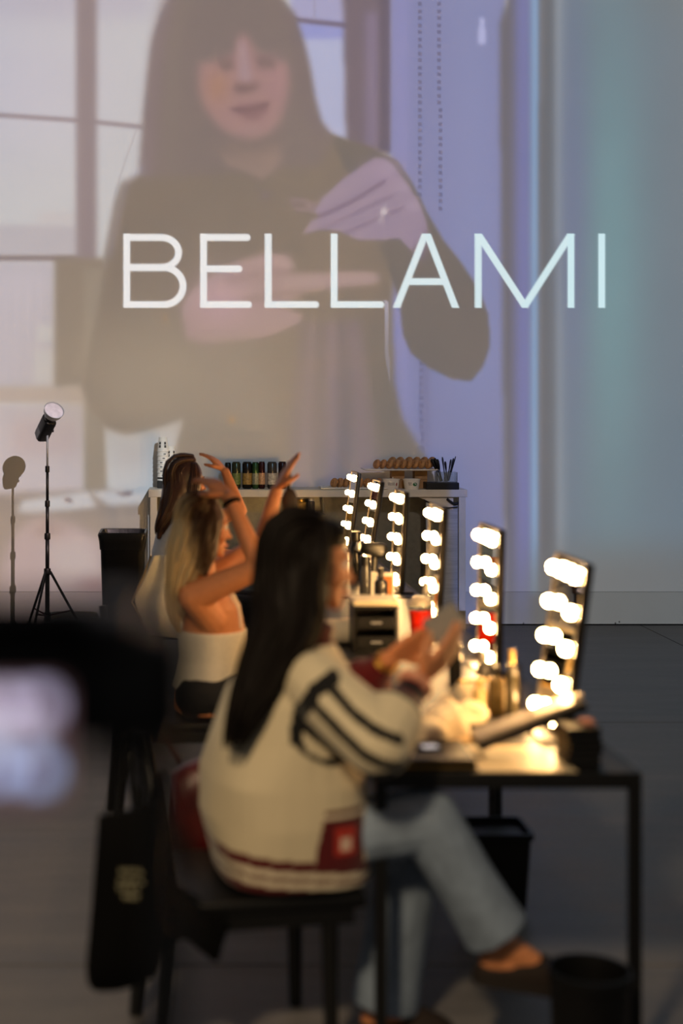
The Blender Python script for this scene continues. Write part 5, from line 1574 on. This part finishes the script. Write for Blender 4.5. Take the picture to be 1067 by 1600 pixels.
loft([ell_ring(cx, Y3, z_, rx, ry, 0.1, 30, 0.012, z_ * 6) for z_, cx, rx, ry in ((0.50, -0.055, 0.145, 0.195), (0.60, -0.05, 0.142, 0.185), (0.72, -0.042, 0.138, 0.172), (0.84, -0.035, 0.142, 0.18), (0.94, -0.025, 0.125, 0.185), (1.0, -0.015, 0.10, 0.165), (1.045, -0.005, 0.066, 0.095))], j)
j.cap(s3N, s3N.lerp(e3N, 0.38), 0.068, 0.064)
j.cap(s3F, s3F.lerp(e3F, 0.5), 0.068, 0.064)
rel(organic(j, 'white_top', WT, w3, 0.008, 3))
q = MB()
q.cap(Vector((-0.05, Y3 - 0.07, 0.525)), Vector((-0.05, Y3 + 0.07, 0.525)), 0.115, 0.115)
for sy_ in (-1, 1):
    q.chain([Vector((-0.04, Y3 + sy_ * 0.09, 0.535)), Vector((0.40, Y3 + sy_ * 0.11, 0.52)), Vector((0.385, Y3 + sy_ * 0.11, 0.12))], [0.10, 0.078, 0.06])
rel(organic(q, 'trousers', BLACKT, w3, 0.01, 2))
for sy_ in (-1, 1):
    m = MB()
    loft([[(0.35 + x_ * k_, Y3 + sy_ * 0.11 + y_ * k_, z_) for x_, y_ in ((-0.05, 0), (-0.035, 0.03), (0.06, 0.038), (0.14, 0.042), (0.19, 0.02), (0.19, -0.02), (0.14, -0.042), (0.06, -0.038), (-0.035, -0.03))] for z_, k_ in ((0.0, 1.05), (0.02, 1.08), (0.05, 1.0), (0.085, 0.75))], m)
    rel(m.build('shoe', BLACKP, w3, True))
HAIR3 = mat('brown_hair', (66, 40, 26), 0.38, vary=0.3, scale=60, stretch=(1, 1, 0.08), spec=0.5)
h = MB()
h.ball(hc3 + HR3 @ Vector((-0.030, 0, 0.030)), (0.108, 0.100, 0.118), 24, 16, rot=HR3)
h.ball(hc3 + HR3 @ Vector((-0.050, 0, -0.04)), (0.088, 0.104, 0.13), 24, 16, rot=HR3)
f3 = [hc3 + HR3 @ Vector((-0.055, 0, -0.04)), Vector((-0.055, 8.18, 1.09)), Vector((-0.115, 8.14, 0.99)), Vector((-0.135, 8.13, 0.93))]
h.chain(f3, [0.10, 0.080, 0.035, 0.015])
h.cap(hc3 + HR3 @ Vector((0.0, -0.075, 0.02)), hc3 + HR3 @ Vector((0.0, -0.085, -0.16)), 0.04, 0.03)
rel(organic(h, 'hair', HAIR3, w3, 0.008, 3))
gs = [guide([hc3 + HR3 @ Vector((0.02, 0, 0.12)), hc3 + HR3 @ Vector((-0.07, 0, 0.08)), f3[0], f3[1], f3[2], f3[3]], [0.05, 0.085, 0.10, 0.085, 0.045, 0.02]),
      guide([hc3 + HR3 @ Vector((0.0, -0.06, 0.11)), hc3 + HR3 @ Vector((0, -0.10, 0.02)), hc3 + HR3 @ Vector((-0.01, -0.10, -0.15)), hc3 + HR3 @ Vector((-0.02, -0.10, -0.24))], [0.02, 0.035, 0.035, 0.02])]
o = rel(strands(gs, 120, 0.005, rnd, 0.01).build('hair_strands', HAIR3, w3, True))
o['kind'] = 'stuff'
# hair brush in the raised hand
hb0 = Vector((0.452, 6.035, 1.39))
brush = thing('hair_brush', 'dark paddle hair brush held in the raised hand of the blonde person', 'brush', hb0)
MB().tube([(0, 0, 0.06), (0.0, 0.0, -0.02), (-0.004, 0, -0.06)], [0.009, 0.011, 0.009], 10).build('handle', BLACKP, brush, True)
MB().ball((0.003, 0.0, -0.115), (0.034, 0.012, 0.062), 18, 12).build('paddle', mat('brush_brown', (38, 24, 18), 0.6), brush, True)

# white jacket slung over the far chair
jk = MB()
g = lambda px, py, y: Vector(((px - VX) / S(y), y, H - (py - VY) / S(y)))
rows = []
for t_, left, right in ((0.0, (236, 868), (262, 866)), (0.2, (226, 895), (268, 892)), (0.45, (214, 922), (274, 930)), (0.62, (206, 940), (278, 948)), (0.8, (220, 964), (280, 972)), (1.0, (228, 992), (282, 1000))):
    row = []
    for k_ in range(9):
        u__ = k_ / 8
        row.append(g(left[0] + (right[0] - left[0]) * u__, left[1] + (right[1] - left[1]) * u__, 7.955 - 0.03 * math.sin(u__ * 9 + t_ * 4) - 0.02 * math.sin(u__ * 4)))
    rows.append(row)
jt = thing('white_jacket', 'off-white jacket slung over the far chair, corner sticking out left', 'jacket', (rows[-1][0].x, 7.955, rows[-1][0].z))
vs_ = [tuple(p - jt.location) for r_ in rows for p in r_] + [tuple(p - jt.location + Vector((0.01, 0.035, 0))) for r_ in rows for p in r_]
n_, m_ = len(rows), 9
fs_ = []
for i in range(n_ - 1):
    for k_ in range(m_ - 1):
        a_ = i * m_ + k_
        fs_.append((a_, a_ + 1, a_ + m_ + 1, a_ + m_))
        a2 = a_ + n_ * m_
        fs_.append((a2, a2 + m_, a2 + m_ + 1, a2 + 1))
for i in range(n_ - 1):
    for k_ in (0, m_ - 1):
        a_ = i * m_ + k_
        fs_.append((a_, a_ + m_, a_ + m_ + n_ * m_, a_ + n_ * m_))
for k_ in range(m_ - 1):
    for i in (0, n_ - 1):
        a_ = i * m_ + k_
        fs_.append((a_, a_ + 1, a_ + 1 + n_ * m_, a_ + n_ * m_))
o = MB().add(vs_, fs_).build('jacket_body', mat('offwhite_cloth', (214, 212, 202), 0.8, vary=0.05), jt, True)
sd = o.modifiers.new('s', 'SUBSURF'); sd.levels = 2; sd.render_levels = 2
MB().tube([rows[i][0] - jt.location for i in range(n_)], 0.006, 6).build('edge_binding', mat('tan_tape', (150, 132, 104), 0.8), jt, True)

# ------------------------------------------------------------------ film camera in the foreground
CS = 2600.0
cy0 = F / CS
cam_t = thing('film_camera', 'out-of-focus black film camera with a glowing monitor in the near foreground', 'camera', P(262, 1180, CS))
cl = cam_t.location
def cbox(name, x0_, y0_, x1_, y1_, d0, d1, m, r=0.006, parent=None):
    a = P(x0_, y1_, CS) - cl
    b_ = P(x1_, y0_, CS) - cl
    return MB().rbox((a.x, d0, a.z), (b_.x, d1, b_.z), r, seg=3).build(name, m, parent or cam_t, 'edge')
cbox('camera_body', 100, 985, 270, 1180, 0.0, 0.09, BLACKP, 0.012)
cbox('viewfinder', 40, 950, 225, 1010, -0.02, 0.08, BLACKP, 0.01)
cbox('grip', 240, 1005, 296, 1172, 0.01, 0.08, BLACKF, 0.014)
cbox('battery', 165, 1170, 215, 1225, 0.02, 0.07, BLACKP, 0.006)
lc = P(185, 1085, CS) - cl
MB().lathe([(0.030, 0.09), (0.030, 0.13), (0.034, 0.135), (0.034, 0.17), (0.028, 0.17)], 24, M=Matrix.Translation((lc.x, 0, lc.z)) @ Matrix.Rotation(-PI / 2, 4, 'X')).build('lens', BLACKP, cam_t, 'edge')
mo = cbox('monitor', -110, 1000, 112, 1236, -0.03, -0.008, BLACKP, 0.006)
cbox('monitor_hood', -110, 935, 150, 1012, -0.04, 0.02, BLACKF, 0.004)
def sb(name, x0_, y0_, x1_, y1_, col_, st_, dy_):
    a = P(x0_, y1_, CS) - cl
    b_ = P(x1_, y0_, CS) - cl
    MB().box((a.x, -0.0305 - dy_, a.z), (b_.x, -0.030, b_.z)).build(name, mat_emit('monitor_' + name + str(x0_) + str(y0_), col_, st_), mo)
sb('screen', -104, 1060, 100, 1226, (0.45, 0.10, 0.14), 0.16, 0.0)
for x_, y_, col_, st_ in ((52, 1070, (0.42, 0.38, 0.56), 2.2), (4, 1072, (0.46, 0.40, 0.54), 2.4), (-44, 1072, (0.46, 0.40, 0.54), 2.4), (28, 1118, (0.44, 0.46, 0.56), 1.1), (-30, 1118, (0.44, 0.46, 0.56), 1.4), (50, 1168, (0.26, 0.36, 0.62), 2.2), (-8, 1164, (0.28, 0.36, 0.60), 2.3), (-56, 1164, (0.28, 0.36, 0.60), 2.2)):
    sb('bright_patch', x_, y_, x_ + 34, y_ + 30, col_, st_, 0.0006)
tp = thing('monopod', 'assumed slim black monopod holding up the blurred film camera', 'monopod', (cl.x, cy0 + 0.045, 0))  # assumed support, added to hold up the film camera
zt = cl.z
MB().rbox((-0.012, -0.025, zt - 0.012), (0.012, 0.025, zt - 0.0005), 0.003).build('head_plate', BLACKM, tp)
MB().tube([(0, 0, zt - 0.012), (0, 0, zt - 0.5)], 0.0085, 12).build('upper_tube', BLACKM, tp, True)
MB().tube([(0, 0, zt - 0.5), (0, 0, 0.03)], 0.0075, 12).build('lower_tube', BLACKM, tp, True)
for k in range(3):
    a = math.radians(95 + 120 * k)
    d = Vector((math.cos(a), math.sin(a), 0))
    MB().tube([Vector((0, 0, 0.05)), d * 0.16 + Vector((0, 0, 0.008))], [0.008, 0.006], 8).build('foot', BLACKP, tp, True)
